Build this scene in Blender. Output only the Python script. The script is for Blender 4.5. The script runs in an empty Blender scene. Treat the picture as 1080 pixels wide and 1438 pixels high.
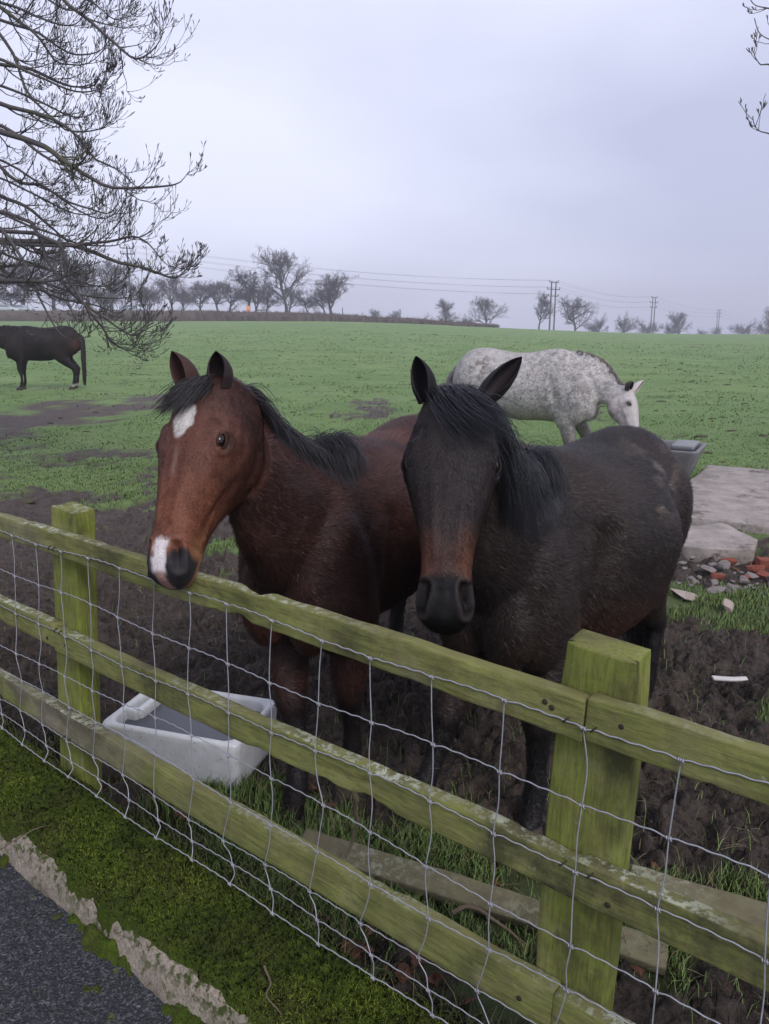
import bpy, math, random, os
import numpy as np
from mathutils import Vector
from mathutils.bvhtree import BVHTree
rs = np.random.RandomState(7); random.seed(7)
SKIP = set(os.environ.get('SKIPX', '').split(','))
sc = bpy.context.scene
C = bpy.data.collections.new('scene'); sc.collection.children.link(C)
V3 = lambda *a: np.array(a, float)
def nz(v):
    v = np.asarray(v, float); return v/np.maximum(np.linalg.norm(v, axis=-1, keepdims=True), 1e-12)

# ------------------------------------------------------------------ camera maths
F_PX = 1060.; PITCH = math.radians(13.6); H = 1.65
CF = V3(0, math.cos(PITCH), -math.sin(PITCH)); CU = V3(0, math.sin(PITCH), math.cos(PITCH)); CR = V3(1, 0, 0)
CAM = V3(0, 0, H)
def ray(px, py): return CF + CR*((px-540)/F_PX) + CU*(-(py-719)/F_PX)
def P(px, py, depth): return CAM + ray(px, py)*depth
def G(px, py, z=0.):
    d = ray(px, py); return CAM + d*((z-H)/d[2])
def sm(a, b, x):
    t = np.clip((x-a)/(b-a), 0, 1); return t*t*(3-2*t)

# ------------------------------------------------------------------ noise
def _h(ix, iy, iz, s):
    h = (ix*374761393 + iy*668265263 + iz*2147483647 + s*974634777) & 0xFFFFFFFF
    h = ((h ^ (h >> 13))*1274126177) & 0xFFFFFFFF
    h = ((h ^ (h >> 16))*2246822519) & 0xFFFFFFFF
    return ((h ^ (h >> 15)) & 0xFFFFFF)/float(0xFFFFFF)
def vnoise(p, s=0):
    p = np.asarray(p, float)
    if p.shape[-1] == 2: p = np.concatenate([p, np.zeros(p.shape[:-1]+(1,))], -1)
    i = np.floor(p).astype(np.int64); f = p-i; f = f*f*f*(f*(f*6-15)+10)
    r = 0
    for dx in (0, 1):
        for dy in (0, 1):
            for dz in (0, 1):
                w = (f[..., 0] if dx else 1-f[..., 0])*(f[..., 1] if dy else 1-f[..., 1])*(f[..., 2] if dz else 1-f[..., 2])
                r = r + w*_h(i[..., 0]+dx, i[..., 1]+dy, i[..., 2]+dz, s)
    return r
def fbm(p, o=4, s=0, g=.5):
    r = 0; a = 1.; t = 0; p = np.asarray(p, float)
    for k in range(o):
        r = r + a*vnoise(p*(2.03**k)+k*17.3, s+k); t += a; a *= g
    return r/t
def ridged(p, o=4, s=0, g=.5):
    r = 0; a = 1.; t = 0; p = np.asarray(p, float)
    for k in range(o):
        r = r + a*(1-np.abs(2*vnoise(p*(2.1**k)+k*11.1, s+k)-1)); t += a; a *= g
    return r/t

# ------------------------------------------------------------------ mesh helpers
def mesh(name, V, F, mat=None, col=None, smooth=True, normals=None, F2=None, sharp=None):
    """V (n,3); F list of quads/tris arrays"""
    m = bpy.data.meshes.new(name)
    V = np.ascontiguousarray(V, np.float32)
    fs = [np.asarray(f, np.int32) for f in (F if isinstance(F, (list, tuple)) else [F]) if len(f)]
    tot = sum(f.size for f in fs); nf = sum(len(f) for f in fs)
    m.vertices.add(len(V)); m.vertices.foreach_set('co', V.ravel())
    m.loops.add(tot); m.loops.foreach_set('vertex_index', np.concatenate([f.ravel() for f in fs]).astype(np.int32))
    m.polygons.add(nf)
    sizes = np.concatenate([np.full(len(f), f.shape[1], np.int32) for f in fs])
    starts = np.concatenate([[0], np.cumsum(sizes)[:-1]]).astype(np.int32)
    m.polygons.foreach_set('loop_start', starts)
    try: m.polygons.foreach_set('loop_total', sizes)
    except Exception: pass
    m.polygons.foreach_set('use_smooth', np.full(nf, smooth, bool))
    m.update(calc_edges=True); m.validate()
    if col is not None:
        c = np.ones((len(V), 4), np.float32); c[:, :3] = col
        a = m.color_attributes.new('Col', 'FLOAT_COLOR', 'POINT'); a.data.foreach_set('color', c.ravel())
    if normals is not None: m.normals_split_custom_set_from_vertices(np.asarray(normals, np.float32).tolist())
    if mat: m.materials.append(mat)
    return m
def obj(name, m, parent=None, label=None, cat=None, group=None, kind=None, loc=None):
    o = bpy.data.objects.new(name, m); C.objects.link(o)
    if parent is not None: o.parent = parent
    if loc is not None: o.location = loc
    return tag(o, label, cat, group, kind)
def tag(o, label=None, cat=None, group=None, kind=None):
    for k, v in (('label', label), ('category', cat), ('group', group), ('kind', kind)):
        if v: o[k] = v
    return o
def empty(name, loc, label, cat, group=None, rz=0):
    o = obj(name, None, None, label, cat, group); o.location = Vector(loc); o.rotation_euler = (0, 0, rz); o.empty_display_size = .1
    return o
def copy_tree(o, parent=None):
    c = o.copy(); C.objects.link(c)
    if parent is not None: c.parent = parent
    for ch in list(o.children): copy_tree(ch, c)
    return c
class MB:
    """collects pieces into one mesh"""
    def __init__(s): s.v = []; s.q = []; s.t = []; s.c = []; s.n = 0
    def add(s, V, Q=None, T=None, col=None):
        V = np.asarray(V, float).reshape(-1, 3)
        s.v.append(V)
        if Q is not None and len(Q): s.q.append(np.asarray(Q)+s.n)
        if T is not None and len(T): s.t.append(np.asarray(T)+s.n)
        s.c.append(np.broadcast_to(np.asarray(col if col is not None else (1, 1, 1), float), (len(V), 3)))
        s.n += len(V); return s
    def data(s):
        return (np.concatenate(s.v), [np.concatenate(s.q) if s.q else np.zeros((0, 4), int), np.concatenate(s.t) if s.t else np.zeros((0, 3), int)], np.concatenate(s.c))
    def mesh(s, name, mat=None, smooth=True, shift=None):
        V, F, c = s.data()
        if shift is not None: V = V-np.asarray(shift)
        return mesh(name, V, F, mat, c, smooth)
def loft(rings, cap=True):
    """rings (K,N,3) -> V,Q,T"""
    R = np.asarray(rings, float); K, N, _ = R.shape
    V = R.reshape(-1, 3); i = np.arange(K-1)[:, None]*N; j = np.arange(N)[None]; j2 = (j+1) % N
    Q = np.stack([i+j, i+j2, i+N+j2, i+N+j], -1).reshape(-1, 4); T = []
    if cap:
        c0 = R[0].mean(0); c1 = R[-1].mean(0); V = np.concatenate([V, [c0, c1]]); a = K*N
        jj = np.arange(N); T = np.concatenate([np.stack([np.full(N, a), (jj+1) % N, jj], -1), np.stack([np.full(N, a+1), (K-1)*N+jj, (K-1)*N+(jj+1) % N], -1)])
    return V, Q, T
def tubes(Pp, r, sides=5, cap=False):
    """batch of polylines Pp (B,K,3), r (B,K) -> V,Q"""
    Pp = np.asarray(Pp, float); r = np.asarray(r, float); B, K, _ = Pp.shape
    t = np.empty_like(Pp); t[:, 1:-1] = Pp[:, 2:]-Pp[:, :-2]; t[:, 0] = Pp[:, 1]-Pp[:, 0]; t[:, -1] = Pp[:, -1]-Pp[:, -2]; t = nz(t)
    ref = np.where(np.abs(nz(Pp[:, -1]-Pp[:, 0])[:, 2:3]) > .9, V3(1, 0, 0), V3(0, 0, 1))[:, None]
    a = nz(np.cross(t, ref+t*0)); b = np.cross(t, a)
    th = np.arange(sides)*2*np.pi/sides
    R = Pp[:, :, None] + r[:, :, None, None]*(a[:, :, None]*np.cos(th)[None, None, :, None]+b[:, :, None]*np.sin(th)[None, None, :, None])
    idx = np.arange(B*K*sides).reshape(B, K, sides)
    q = np.stack([idx[:, :-1], np.roll(idx[:, :-1], -1, 2), np.roll(idx[:, 1:], -1, 2), idx[:, 1:]], -1).reshape(-1, 4)
    return R.reshape(-1, 3), q
def tube1(pts, r, sides=6):
    pts = np.asarray(pts, float); r = np.broadcast_to(np.asarray(r, float), (len(pts),)).copy()
    V, q = tubes(pts[None], r[None], sides)
    K = len(pts); n = sides; V = np.concatenate([V, [pts[0], pts[-1]]]); jj = np.arange(n)
    T = np.concatenate([np.stack([np.full(n, K*n), jj, (jj+1) % n], -1), np.stack([np.full(n, K*n+1), (K-1)*n+(jj+1) % n, (K-1)*n+jj], -1)])
    return V, q, T
def spline(pts, n):
    """Catmull-Rom resample of (k,d) to n points"""
    p = np.asarray(pts, float); p = np.concatenate([[2*p[0]-p[1]], p, [2*p[-1]-p[-2]]])
    k = len(p)-3; t = np.linspace(0, k-1e-9, n); i = t.astype(int); f = (t-i)[:, None]
    a, b, c, d = p[i], p[i+1], p[i+2], p[i+3]
    return .5*((2*b)+(c-a)*f+(2*a-5*b+4*c-d)*f*f+(3*b-a-3*c+d)*f**3)
def ellipsoid(c, r, axes=None, nu=16, nv=12):
    u = np.arange(nu)*2*np.pi/nu; v = np.linspace(.08, np.pi-.08, nv)
    X = np.stack([np.sin(v)[:, None]*np.cos(u), np.sin(v)[:, None]*np.sin(u), np.repeat(np.cos(v)[:, None], nu, 1)], -1)*np.asarray(r, float)
    if axes is not None: X = X@np.asarray(axes)
    V, Q, T = loft(X[::-1]+np.asarray(c)); return V, Q, T
def box(c, s, axes=None):
    v = np.array([[x, y, z] for z in (-.5, .5) for x, y in ((-.5, -.5), (.5, -.5), (.5, .5), (-.5, .5))])*np.asarray(s, float)
    if axes is not None: v = v@np.asarray(axes)
    return v+np.asarray(c), np.array([[3, 2, 1, 0], [4, 5, 6, 7], [0, 1, 5, 4], [1, 2, 6, 5], [2, 3, 7, 6], [3, 0, 4, 7]])

# ------------------------------------------------------------------ materials
def rgb(*c): return tuple((x/255/12.92 if x/255 < .04045 else ((x/255+.055)/1.055)**2.4) for x in c)
class Mat:
    def __init__(s, name, rough=.8, spec=.3, metal=0):
        s.m = bpy.data.materials.new(name); s.m.use_nodes = True; s.t = s.m.node_tree; s.n = s.t.nodes
        s.b = s.n['Principled BSDF']; s.b.inputs['Roughness'].default_value = rough; s.b.inputs['Specular IOR Level'].default_value = spec; s.b.inputs['Metallic'].default_value = metal
        s.x = s.n.new('ShaderNodeTexCoord').outputs['Object']
    def L(s, a, b): s.t.links.new(a, b)
    def setc(s, v): s.put(s.b.inputs['Base Color'], v); return s
    def put(s, sock, v):
        if hasattr(v, 'links') or hasattr(v, 'is_linked'): s.L(v, sock)
        elif isinstance(v, (tuple, list)): sock.default_value = tuple(v)+((1,) if len(v) == 3 else ())
        else: sock.default_value = v
    def noise(s, scale, detail=5, rough=.6, stretch=None, dist=0, seed=0):
        n = s.n.new('ShaderNodeTexNoise'); n.inputs['Scale'].default_value = scale; n.inputs['Detail'].default_value = detail; n.inputs['Roughness'].default_value = rough; n.inputs['Distortion'].default_value = dist
        mp = s.n.new('ShaderNodeMapping'); mp.inputs['Scale'].default_value = stretch or (1, 1, 1); mp.inputs['Location'].default_value = (seed*3.7, seed*1.3, seed*2.1)
        s.L(s.x, mp.inputs[0]); s.L(mp.outputs[0], n.inputs['Vector']); return n.outputs['Fac']
    def voro(s, scale, out='Distance', feat='F1', rand=1):
        n = s.n.new('ShaderNodeTexVoronoi'); n.feature = feat; n.inputs['Scale'].default_value = scale; n.inputs['Randomness'].default_value = rand; s.L(s.x, n.inputs['Vector']); return n.outputs[out]
    def ramp(s, f, a, b, c0=(0, 0, 0), c1=(1, 1, 1)):
        n = s.n.new('ShaderNodeValToRGB'); e = n.color_ramp.elements; e[0].position = a; e[1].position = b
        e[0].color = tuple(c0)+(1,); e[1].color = tuple(c1)+(1,); s.L(f, n.inputs[0]); return n.outputs[0]
    def mix(s, f, a, b, mode='MIX'):
        n = s.n.new('ShaderNodeMix'); n.data_type = 'RGBA'; n.blend_type = mode
        s.put(n.inputs['Factor'], f); s.put(n.inputs[6], a); s.put(n.inputs[7], b); return n.outputs[2]
    def math(s, op, a, b=0., clamp=False):
        n = s.n.new('ShaderNodeMath'); n.operation = op; n.use_clamp = clamp; s.put(n.inputs[0], a); s.put(n.inputs[1], b); return n.outputs[0]
    def attr(s, name='Col'):
        n = s.n.new('ShaderNodeAttribute'); n.attribute_name = name; return n.outputs['Color']
    def bump(s, h, strength=.5, dist=.01, prev=None):
        n = s.n.new('ShaderNodeBump'); n.inputs['Strength'].default_value = strength; n.inputs['Distance'].default_value = dist; s.L(h, n.inputs['Height'])
        if prev is not None: s.L(prev, n.inputs['Normal'])
        s.L(n.outputs[0], s.b.inputs['Normal']); return n.outputs[0]
    def nrmz(s):
        g = s.n.new('ShaderNodeNewGeometry'); x = s.n.new('ShaderNodeSeparateXYZ'); s.L(g.outputs['Normal'], x.inputs[0]); return x.outputs[2]
    def sep(s, c, k):
        x = s.n.new('ShaderNodeSeparateColor'); s.L(c, x.inputs[0]); return x.outputs[k]

def m_attr(name, rough=.7, spec=.3, nscale=60, namt=.35, bump=0):
    m = Mat(name, rough, spec); n = m.noise(nscale, 4); f = m.ramp(n, .25, .75, (1-namt,)*3, (1+namt*.6,)*3)
    m.setc(m.mix(1., m.attr(), f, 'MULTIPLY'))
    if bump: m.bump(n, bump, .004)
    return m.m

# wood with green algae, pale lichen on upward faces
def m_wood(name, base, green, lichen=.5, grey=.0, stretch=(1, 1, 1)):
    m = Mat(name, .85, .2)
    gr = m.noise(1, 6, .65, stretch=(26, 26, 260), dist=.3) if stretch == 'post' else None
    if stretch == 'post': fine = m.noise(1, 6, .7, stretch=(150, 150, 11))
    else:
        nn_ = m.n.new('ShaderNodeTexNoise'); nn_.inputs['Scale'].default_value = 1; nn_.inputs['Detail'].default_value = 6; nn_.inputs['Roughness'].default_value = .7; cb = m.n.new('ShaderNodeCombineXYZ')
        for k_, (vec, sc_) in enumerate((((.785, -.619, 0), 12), ((.619, .785, 0), 130), ((0, 0, 1), 130))):
            dt = m.n.new('ShaderNodeVectorMath'); dt.operation = 'DOT_PRODUCT'; m.L(m.x, dt.inputs[0]); dt.inputs[1].default_value = vec; m.L(m.math('MULTIPLY', dt.outputs['Value'], sc_), cb.inputs[k_])
        m.L(cb.outputs[0], nn_.inputs['Vector']); fine = nn_.outputs['Fac']
    big = m.noise(5, 4, .6); mid = m.noise(17, 5, .65, dist=.6)
    c = m.mix(m.ramp(big, .35, .65), green, tuple(x*.72 for x in green))
    c = m.mix(m.ramp(mid, .42, .72), c, base)
    c = m.mix(m.ramp(fine, .42, .68), c, m.mix(.5, c, (.02, .02, .01))); c = m.mix(m.math('MULTIPLY', m.ramp(m.noise(7, 6, .75, seed=12), .52, .68), .55), c, m.mix(.5, c, (.36, .34, .17)))
    at = m.attr()
    c = m.mix(m.math('MULTIPLY', m.sep(at, 0), .85), c, m.mix(m.ramp(mid, .3, .7), (.23, .2, .17), (.12, .1, .08)))     # weathered grey timber
    stain = m.math('MULTIPLY', m.sep(at, 1), m.ramp(m.noise(9, 5, .7), .35, .6))
    c = m.mix(stain, c, (.03, .028, .018))
    up = m.ramp(m.nrmz(), .45, .8)
    li = m.ramp(m.noise(38, 6, .75, seed=3), .47, .56)
    pt = m.ramp(m.noise(2.2, 2, .5, seed=5), .4, .62)
    lf = m.math('MULTIPLY', m.math('MULTIPLY', up, li), m.math('MULTIPLY', pt, lichen))
    lc = m.mix(m.noise(60, 3, .6), (.3, .33, .21), (.46, .47, .38))
    c = m.mix(up, c, m.mix(.35, c, (.14, .12, .06)))
    c = m.mix(lf, c, lc)
    sp = m.math('MULTIPLY', m.ramp(m.noise(55, 5, .7, seed=9), .66, .72), .55)
    c = m.mix(sp, c, (.34, .36, .24))
    m.setc(c)
    h = m.math('ADD', m.math('MULTIPLY', fine, .6), m.math('ADD', mid, m.math('MULTIPLY', lf, 1.2)))
    m.bump(h, .55, .006)
    return m.m
MWP = m_wood('mossy_post_wood', (.17, .165, .05), (.23, .265, .05), 1., stretch='post')
MW = m_wood('mossy_fence_wood', (.175, .165, .065), (.235, .25, .07), 1.)
MWG = m_wood('weathered_plank_wood', (.14, .12, .075), (.16, .165, .05), .5)

def m_metal():
    m = Mat('galvanised_wire', .5, .5, .35); m.setc(m.mix(m.noise(80, 3), (.2, .2, .215), (.47, .48, .52))); return m.m
M_WIRE = m_metal()

def solid(name, c, rough=.7, spec=.3, var=.25, ns=30, bump=.2, metal=0):
    m = Mat(name, rough, spec, metal); n = m.noise(ns, 5, .65)
    m.setc(m.mix(n, tuple(x*(1-var) for x in c), tuple(min(1, x*(1+var)) for x in c)))
    if bump: m.bump(n, bump, .004)
    return m.m

# ------------------------------------------------------------------ fence frame
FA = V3(-1.02, 2.38, 0); FB = V3(.397, 1.262, 0)
FD = nz(FB-FA); FN = V3(-FD[1], FD[0], 0)       # FN points to the field
LEAN = math.radians(4)
FU = V3(0, 0, 1)*math.cos(LEAN)+FN*math.sin(LEAN); FO = -(FN*math.cos(LEAN)-V3(0, 0, 1)*math.sin(LEAN))
def FW(u, h, o=0.):
    u = np.asarray(u, float)[..., None]; h = np.asarray(h, float)[..., None]; o = np.asarray(o, float)[..., None]
    return FA+FD*u+FU*h+FO*o
def sq(x, y):
    """along-fence and toward-road coordinates of ground points"""
    rx, ry = x-FA[0], y-FA[1]
    return rx*FD[0]+ry*FD[1], -(rx*FN[0]+ry*FN[1])

# ------------------------------------------------------------------ terrain
def terr(x, y):
    x = np.asarray(x, float); y = np.asarray(y, float)
    D = np.maximum(y, 1.); b = x/np.maximum(y, 20)*(1)      # bearing
    left = 1-sm(-.12, .42, b)
    top = .75+2.35*left
    h = top*sm(8, 150, D)**.9*1.0
    # behind the hedge the road lies higher on the left
    h = h+(1-sm(-.12, .0, b))*1.7*sm(138, 146, D)-(1-left)*3.0*sm(150, 230, D)-1.5*left*sm(170, 260, D)
    return h
def h_field(x, y):
    return terr(x, y)+.12*(fbm(np.stack([x*.13, y*.13], -1), 3, 5)-.5)*sm(5, 14, y)
mud_el = []   # px, py, rx, ry, strength
for e in [(40, 588, 110, 34, 1.3), (215, 566, 45, 18, .9), (515, 577, 60, 14, 1.), (90, 655, 120, 30, .55), (170, 640, 60, 24, .5),
          (60, 740, 200, 60, 1.0), (250, 880, 330, 100, 1.4), (480, 960, 200, 90, 1.5), (640, 1020, 200, 80, 1.6), (820, 1020, 120, 70, 1.3),
          (960, 935, 150, 42, 1.5), (1000, 1040, 120, 50, .9), (1000, 1150, 200, 70, 1.8), (60, 900, 160, 80, 1.3), (600, 850, 90, 60, .8),
          (1000, 800, 120, 30, 1.3), (700, 600, 90, 25, .6), (830, 590, 60, 22, .8), (300, 700, 70, 50, .6), (560, 1110, 120, 30, .5), (900, 1400, 160, 50, .6),
          (420, 800, 120, 60, .7)]:
    c = G(e[0], e[1]); rx = abs(G(e[0]+e[2], e[1])[0]-c[0]); ry = abs(G(e[0], e[1]-e[3])[1]-G(e[0], e[1]+e[3])[1])/2
    mud_el.append((c[0], c[1], rx, ry, e[4]))
grass_el = []
for e in [(1010, 850, 130, 30, 1.6), (1075, 1000, 40, 60, 1.2), (560, 1230, 260, 70, 1.5), (380, 1120, 60, 50, 1.), (590, 860, 40, 30, .7), (470, 1130, 60, 40, .9), (960, 960, 40, 30, .4), (930, 1320, 60, 70, .8),
          (400, 770, 50, 30, .4), (150, 700, 40, 20, .4), (930, 1170, 25, 30, .5), (1000, 1240, 90, 25, .3), (300, 1120, 60, 30, .6), (240, 720, 50, 18, .35)]:
    c = G(e[0], e[1]); rx = abs(G(e[0]+e[2], e[1])[0]-c[0]); ry = abs(G(e[0], e[1]-e[3])[1]-G(e[0], e[1]+e[3])[1])/2
    grass_el.append((c[0], c[1], rx, ry, e[4]))
def mudmask(x, y):
    p = np.stack([x, y], -1)
    m = .40*(1-sm(3.6, 8.0, y))+.24*(1-sm(6, 12, y))
    for cx, cy, rx, ry, s in mud_el: m = m+s*.55*np.exp(-(((x-cx)/rx)**2+((y-cy)/ry)**2)**1.3)
    for cx, cy, rx, ry, s in grass_el: m = m-s*.55*np.exp(-(((x-cx)/rx)**2+((y-cy)/ry)**2)**1.3)
    n = fbm(p*1.1, 5, 31, .62)-.5; n2 = fbm(p*7, 3, 41, .6)-.5
    return sm(.38, .62, m+n*1.7*(1-.3*sm(8, 14, y))+n2*.7)
def ground_z(x, y):
    x = np.asarray(x, float); y = np.asarray(y, float)
    h = h_field(x, y); mk = mudmask(x, y); p = np.stack([x, y], -1)
    near = 1-sm(9, 22, y)
    wp = p+(fbm(p*5, 2, 3)[..., None]-.5)*.25; bil = 1-ridged(wp*9, 3, 61, .55); lumps = (fbm(p*3.1, 3, 60)-.5)*.10+(bil-.4)*.13+(.45-ridged(wp*22+9, 2, 63))*.06+(vnoise(p*60, 66)-.5)*.008
    h = h+mk*near*(lumps-.012)+(1-mk)*near*(fbm(p*9, 4, 70)-.5)*.035
    s, q = sq(x, y)
    k = np.exp(-(((x+.72)*.956-(y-2.70)*.293)/.34)**4-(((x+.72)*.293+(y-2.70)*.956)/.24)**4); h = h*(1-k)-.02*k
    h = h-.22*sm(.02, .09, q)
    h = h*1.0+.0*s
    return h

# field sheet
if 'ground' not in SKIP:
    def axis(lo, hi, step, L, R, g=1.045, mx=30):
        c = list(np.arange(lo, hi, step)); a = step; x = hi
        out = c[:]
        while x < R: out.append(x); a = min(a*g, mx); x += a
        out.append(R); a = step; x = lo; pre = []
        while x > L: a = min(a*g, mx); x -= a; pre.append(x)
        return np.array(pre[::-1]+out)
    xs = axis(-1.9, 2.0, .0125, -420, 420); ys = axis(1.2, 4.3, .0125, -12, 700, 1.022, 8)
    X, Y = np.meshgrid(xs, ys); Z = ground_z(X, Y); mk = mudmask(X, Y)
    V = np.stack([X, Y, Z], -1).reshape(-1, 3); ny, nx = X.shape
    i = np.arange(ny-1)[:, None]*nx+np.arange(nx-1)[None]
    Q = np.stack([i, i+1, i+nx+1, i+nx], -1).reshape(-1, 4)
    wet = 1-sm(3., 7., Y)
    col = np.stack([mk, wet, np.clip((Z-h_field(X, Y))*8+.5, 0, 1)], -1).reshape(-1, 3)
    m = Mat('field_ground', .85, .25)
    at = m.attr(); mud = m.sep(at, 0); wt = m.sep(at, 1)
    nA = m.noise(34, 7, .7); nB = m.noise(8, 5, .6); nC = m.noise(150, 4, .7)
    mudc = m.mix(m.ramp(nA, .38, .64), (.020, .015, .0125), (.105, .079, .065))
    mudc = m.mix(m.math('MULTIPLY', m.ramp(nB, .45, .7), .6), mudc, (.13, .10, .082))
    mudc = m.mix(m.math('MULTIPLY', m.ramp(nC, .6, .72), .35), mudc, (.15, .125, .09))
    far = m.noise(.35, 6, .65); fine = m.noise(14, 6, .75, stretch=(1, .35, 1)); big = m.noise(.07, 4, .6)
    gc = m.mix(m.ramp(fine, .3, .7), (.085, .155, .036), (.18, .275, .07))
    gc = m.mix(m.math('MULTIPLY', m.ramp(far, .42, .6), .75), gc, (.20, .285, .095))
    gc = m.mix(m.math('MULTIPLY', m.ramp(big, .4, .62), .45), gc, (.115, .21, .06))
    gc = m.mix(m.math('MULTIPLY', m.ramp(m.noise(1.1, 6, .75, seed=4), .58, .66), .85), gc, (.055, .085, .028))
    gc = m.mix(m.math('MULTIPLY', wt, .8), gc, m.mix(nA, (.03, .028, .014), (.085, .095, .035)))
    mudc = m.mix(wt, m.mix(.5, mudc, (.125, .098, .088)), mudc)
    base = m.mix(mud, gc, mudc)
    m.setc(base)
    m.put(m.b.inputs['Roughness'], m.math('ADD', .32, m.math('MULTIPLY', nB, .85)))
    m.bump(m.math('ADD', nA, m.math('MULTIPLY', nC, .35)), 1., .035)
    obj('field', mesh('field', V, Q, m.m, col), kind='structure')

# ------------------------------------------------------------------ verge, kerb, road
def kerb_prof(q):
    """height of kerb concrete across q"""
    return np.where(q < .295, .068, .068-.11*sm(.292, .352, q)**1.2)
if 'ground' not in SKIP:
    def sheet(name, s0, s1, q0, q1, ds, dq, zf, mat, colf=None, kind='structure', **kw):
        s = np.arange(s0, s1, ds); q = np.arange(q0, q1+dq*.5, dq); S, Qq = np.meshgrid(s, q)
        base = FA+FD*S[..., None]-FN*Qq[..., None]
        Z = zf(S, Qq, base); V = base.copy(); V[..., 2] = Z
        ny, nx = S.shape; i = np.arange(ny-1)[:, None]*nx+np.arange(nx-1)[None]
        Q = np.stack([i, i+nx, i+nx+1, i+1], -1).reshape(-1, 4)
        c = colf(S, Qq, V).reshape(-1, 3) if colf else None
        return obj(name, mesh(name, V.reshape(-1, 3), Q, mat, c), kind=kind, **kw)
    # kerb concrete: separate kerb stones with narrow joints
    mk_ = Mat('kerb_concrete', .9, .2); n1 = mk_.noise(120, 6, .75); n2 = mk_.noise(9, 5, .6); vz = mk_.voro(90)
    at_ = mk_.attr(); c = mk_.mix(mk_.ramp(n1, .3, .7), (.17, .14, .105), (.42, .36, .29)); c = mk_.mix(mk_.math('MULTIPLY', mk_.ramp(n2, .5, .7), .6), c, (.17, .15, .11))
    c = mk_.mix(mk_.math('MULTIPLY', mk_.ramp(mk_.noise(16, 5, .7, seed=2), .56, .63), .8), c, (.07, .085, .02))
    c = mk_.mix(mk_.math('MULTIPLY', mk_.sep(at_, 0), mk_.ramp(n1, .25, .6)), c, (.045, .04, .028)); c = mk_.mix(mk_.math('MULTIPLY', mk_.sep(at_, 1), mk_.ramp(mk_.noise(40, 5, .7, seed=7), .48, .56)), c, (.05, .065, .014))
    mk_.setc(c); mk_.bump(mk_.math('ADD', n1, mk_.math('MULTIPLY', vz, .6)), .8, .006)
    joints = (-.33, .57)
    def kz(S, q, b):
        p = np.stack([b[..., 0], b[..., 1]], -1)
        wob = (fbm(np.stack([S*6, q*0+2], -1), 4, 11)-.5)*.018
        z = kerb_prof(q+wob)+(fbm(p*24, 4, 12)-.5)*.016
        for j in joints: z = z-.015*np.exp(-((S-j+(q-.3)*.1)/.008)**2)
        z = np.where(q > .355, np.minimum(z, -.055), z)
        return z
    sheet('kerb', -1.6, 2.6, .07, .38, .006, .006, kz, mk_.m, lambda S, q, V: np.stack([sm(.328, .352, q+.03*(fbm(np.stack([S*9, q*20], -1), 3, 13)-.5)), sm(.335, .31, q), q*0], -1))
    # moss
    mm = Mat('moss', .95, .1); at = mm.attr()
    f1 = mm.noise(160, 4, .7); f2 = mm.noise(26, 5, .7); f3 = mm.noise(5, 4, .6)
    c = mm.mix(mm.ramp(f1, .3, .75), (.02, .032, .006), (.085, .125, .014))
    c = mm.mix(mm.math('MULTIPLY', mm.ramp(f3, .45, .6), .7), c, mm.mix(mm.ramp(f1, .35, .7), (.03, .03, .01), (.075, .07, .022)))
    c = mm.mix(mm.math('MULTIPLY', mm.ramp(f2, .5, .75), .5), c, (.13, .17, .022))
    c = mm.mix(mm.math('MULTIPLY', mm.ramp(mm.noise(210, 2, .5, seed=6), .72, .75), .8), c, (.4, .38, .27))
    mm.setc(c); mm.bump(mm.math('ADD', f1, mm.math('MULTIPLY', f2, .6)), 1., .008)
    def mz(S, q, b):
        p = np.stack([b[..., 0], b[..., 1]], -1)
        th = .022+.03*(fbm(p*11, 4, 21)-.4)+.016*(vnoise(p*70, 22)-.5)+.008*(vnoise(p*150, 23)-.5)
        edge = .308+.02*(fbm(np.stack([S*5+3, S*0], -1), 3, 24, .5)-.5)+.035*(fbm(p*12, 3, 25, .5)-.5)
        back = -.005+.05*(fbm(np.stack([S*5, S*0+7], -1), 4, 26)-.5)
        k = sm(edge+.008, edge-.022, q)*sm(back-.02, back+.03, q)
        ed2 = sm(-.9, -.2, S)
        return np.where(q < .05, .068-(.05-q)*1.6, kerb_prof(q))+(th+.03*np.sin(np.clip(q/.28, 0, 1)*np.pi))*k-.03*(1-k)
    sheet('verge', -1.6, 2.6, -.03, .36, .005, .005, mz, mm.m, lambda S, q, V: np.ones(S.shape+(3,)))
    ar = Mat('asphalt', .8, .3); a1 = ar.voro(130); a2 = ar.noise(70, 5, .7); a3 = ar.noise(6, 4, .6)
    c = ar.mix(ar.ramp(ar.voro(210, 'Color'), .45, .85), (.030, .031, .034), (.15, .155, .165)); c = ar.mix(ar.ramp(a2, .35, .65), (.02, .021, .025), c)
    c = ar.mix(ar.math('MULTIPLY', ar.ramp(ar.noise(30, 4, .6, seed=8), .66, .7), .7), c, (.09, .12, .02))
    ar.setc(c); ar.bump(ar.math('SUBTRACT', a2, a1), .9, .008)
    def rz(S, q, b):
        p = np.stack([b[..., 0], b[..., 1]], -1)
        return -.025+(fbm(p*3, 2, 31)-.5)*.01+(vnoise(p*95, 33)-.5)*.005
    sheet('road', -2.4, 2.2, .33, 1.7, .01, .01, rz, ar.m)
    sheet('road', -60, 60, 1.68, 6, .5, .5, lambda S, q, b: S*0-.0255, ar.m)
    # moss tufts at the foot of the kerb
    def mz2(S, q, b):
        p = np.stack([b[..., 0], b[..., 1]], -1)
        k = fbm(p*16, 4, 35, .6)-.5+.09*np.cos(np.clip((q-.35)/.06, -1, 1)*np.pi)
        return -.043+.07*np.clip(k+.03, 0, .6)+.03*sm(.40, .33, q)*sm(.42, .6, fbm(p*8, 3, 37))+.006*(vnoise(p*130, 38)-.5)
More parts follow.
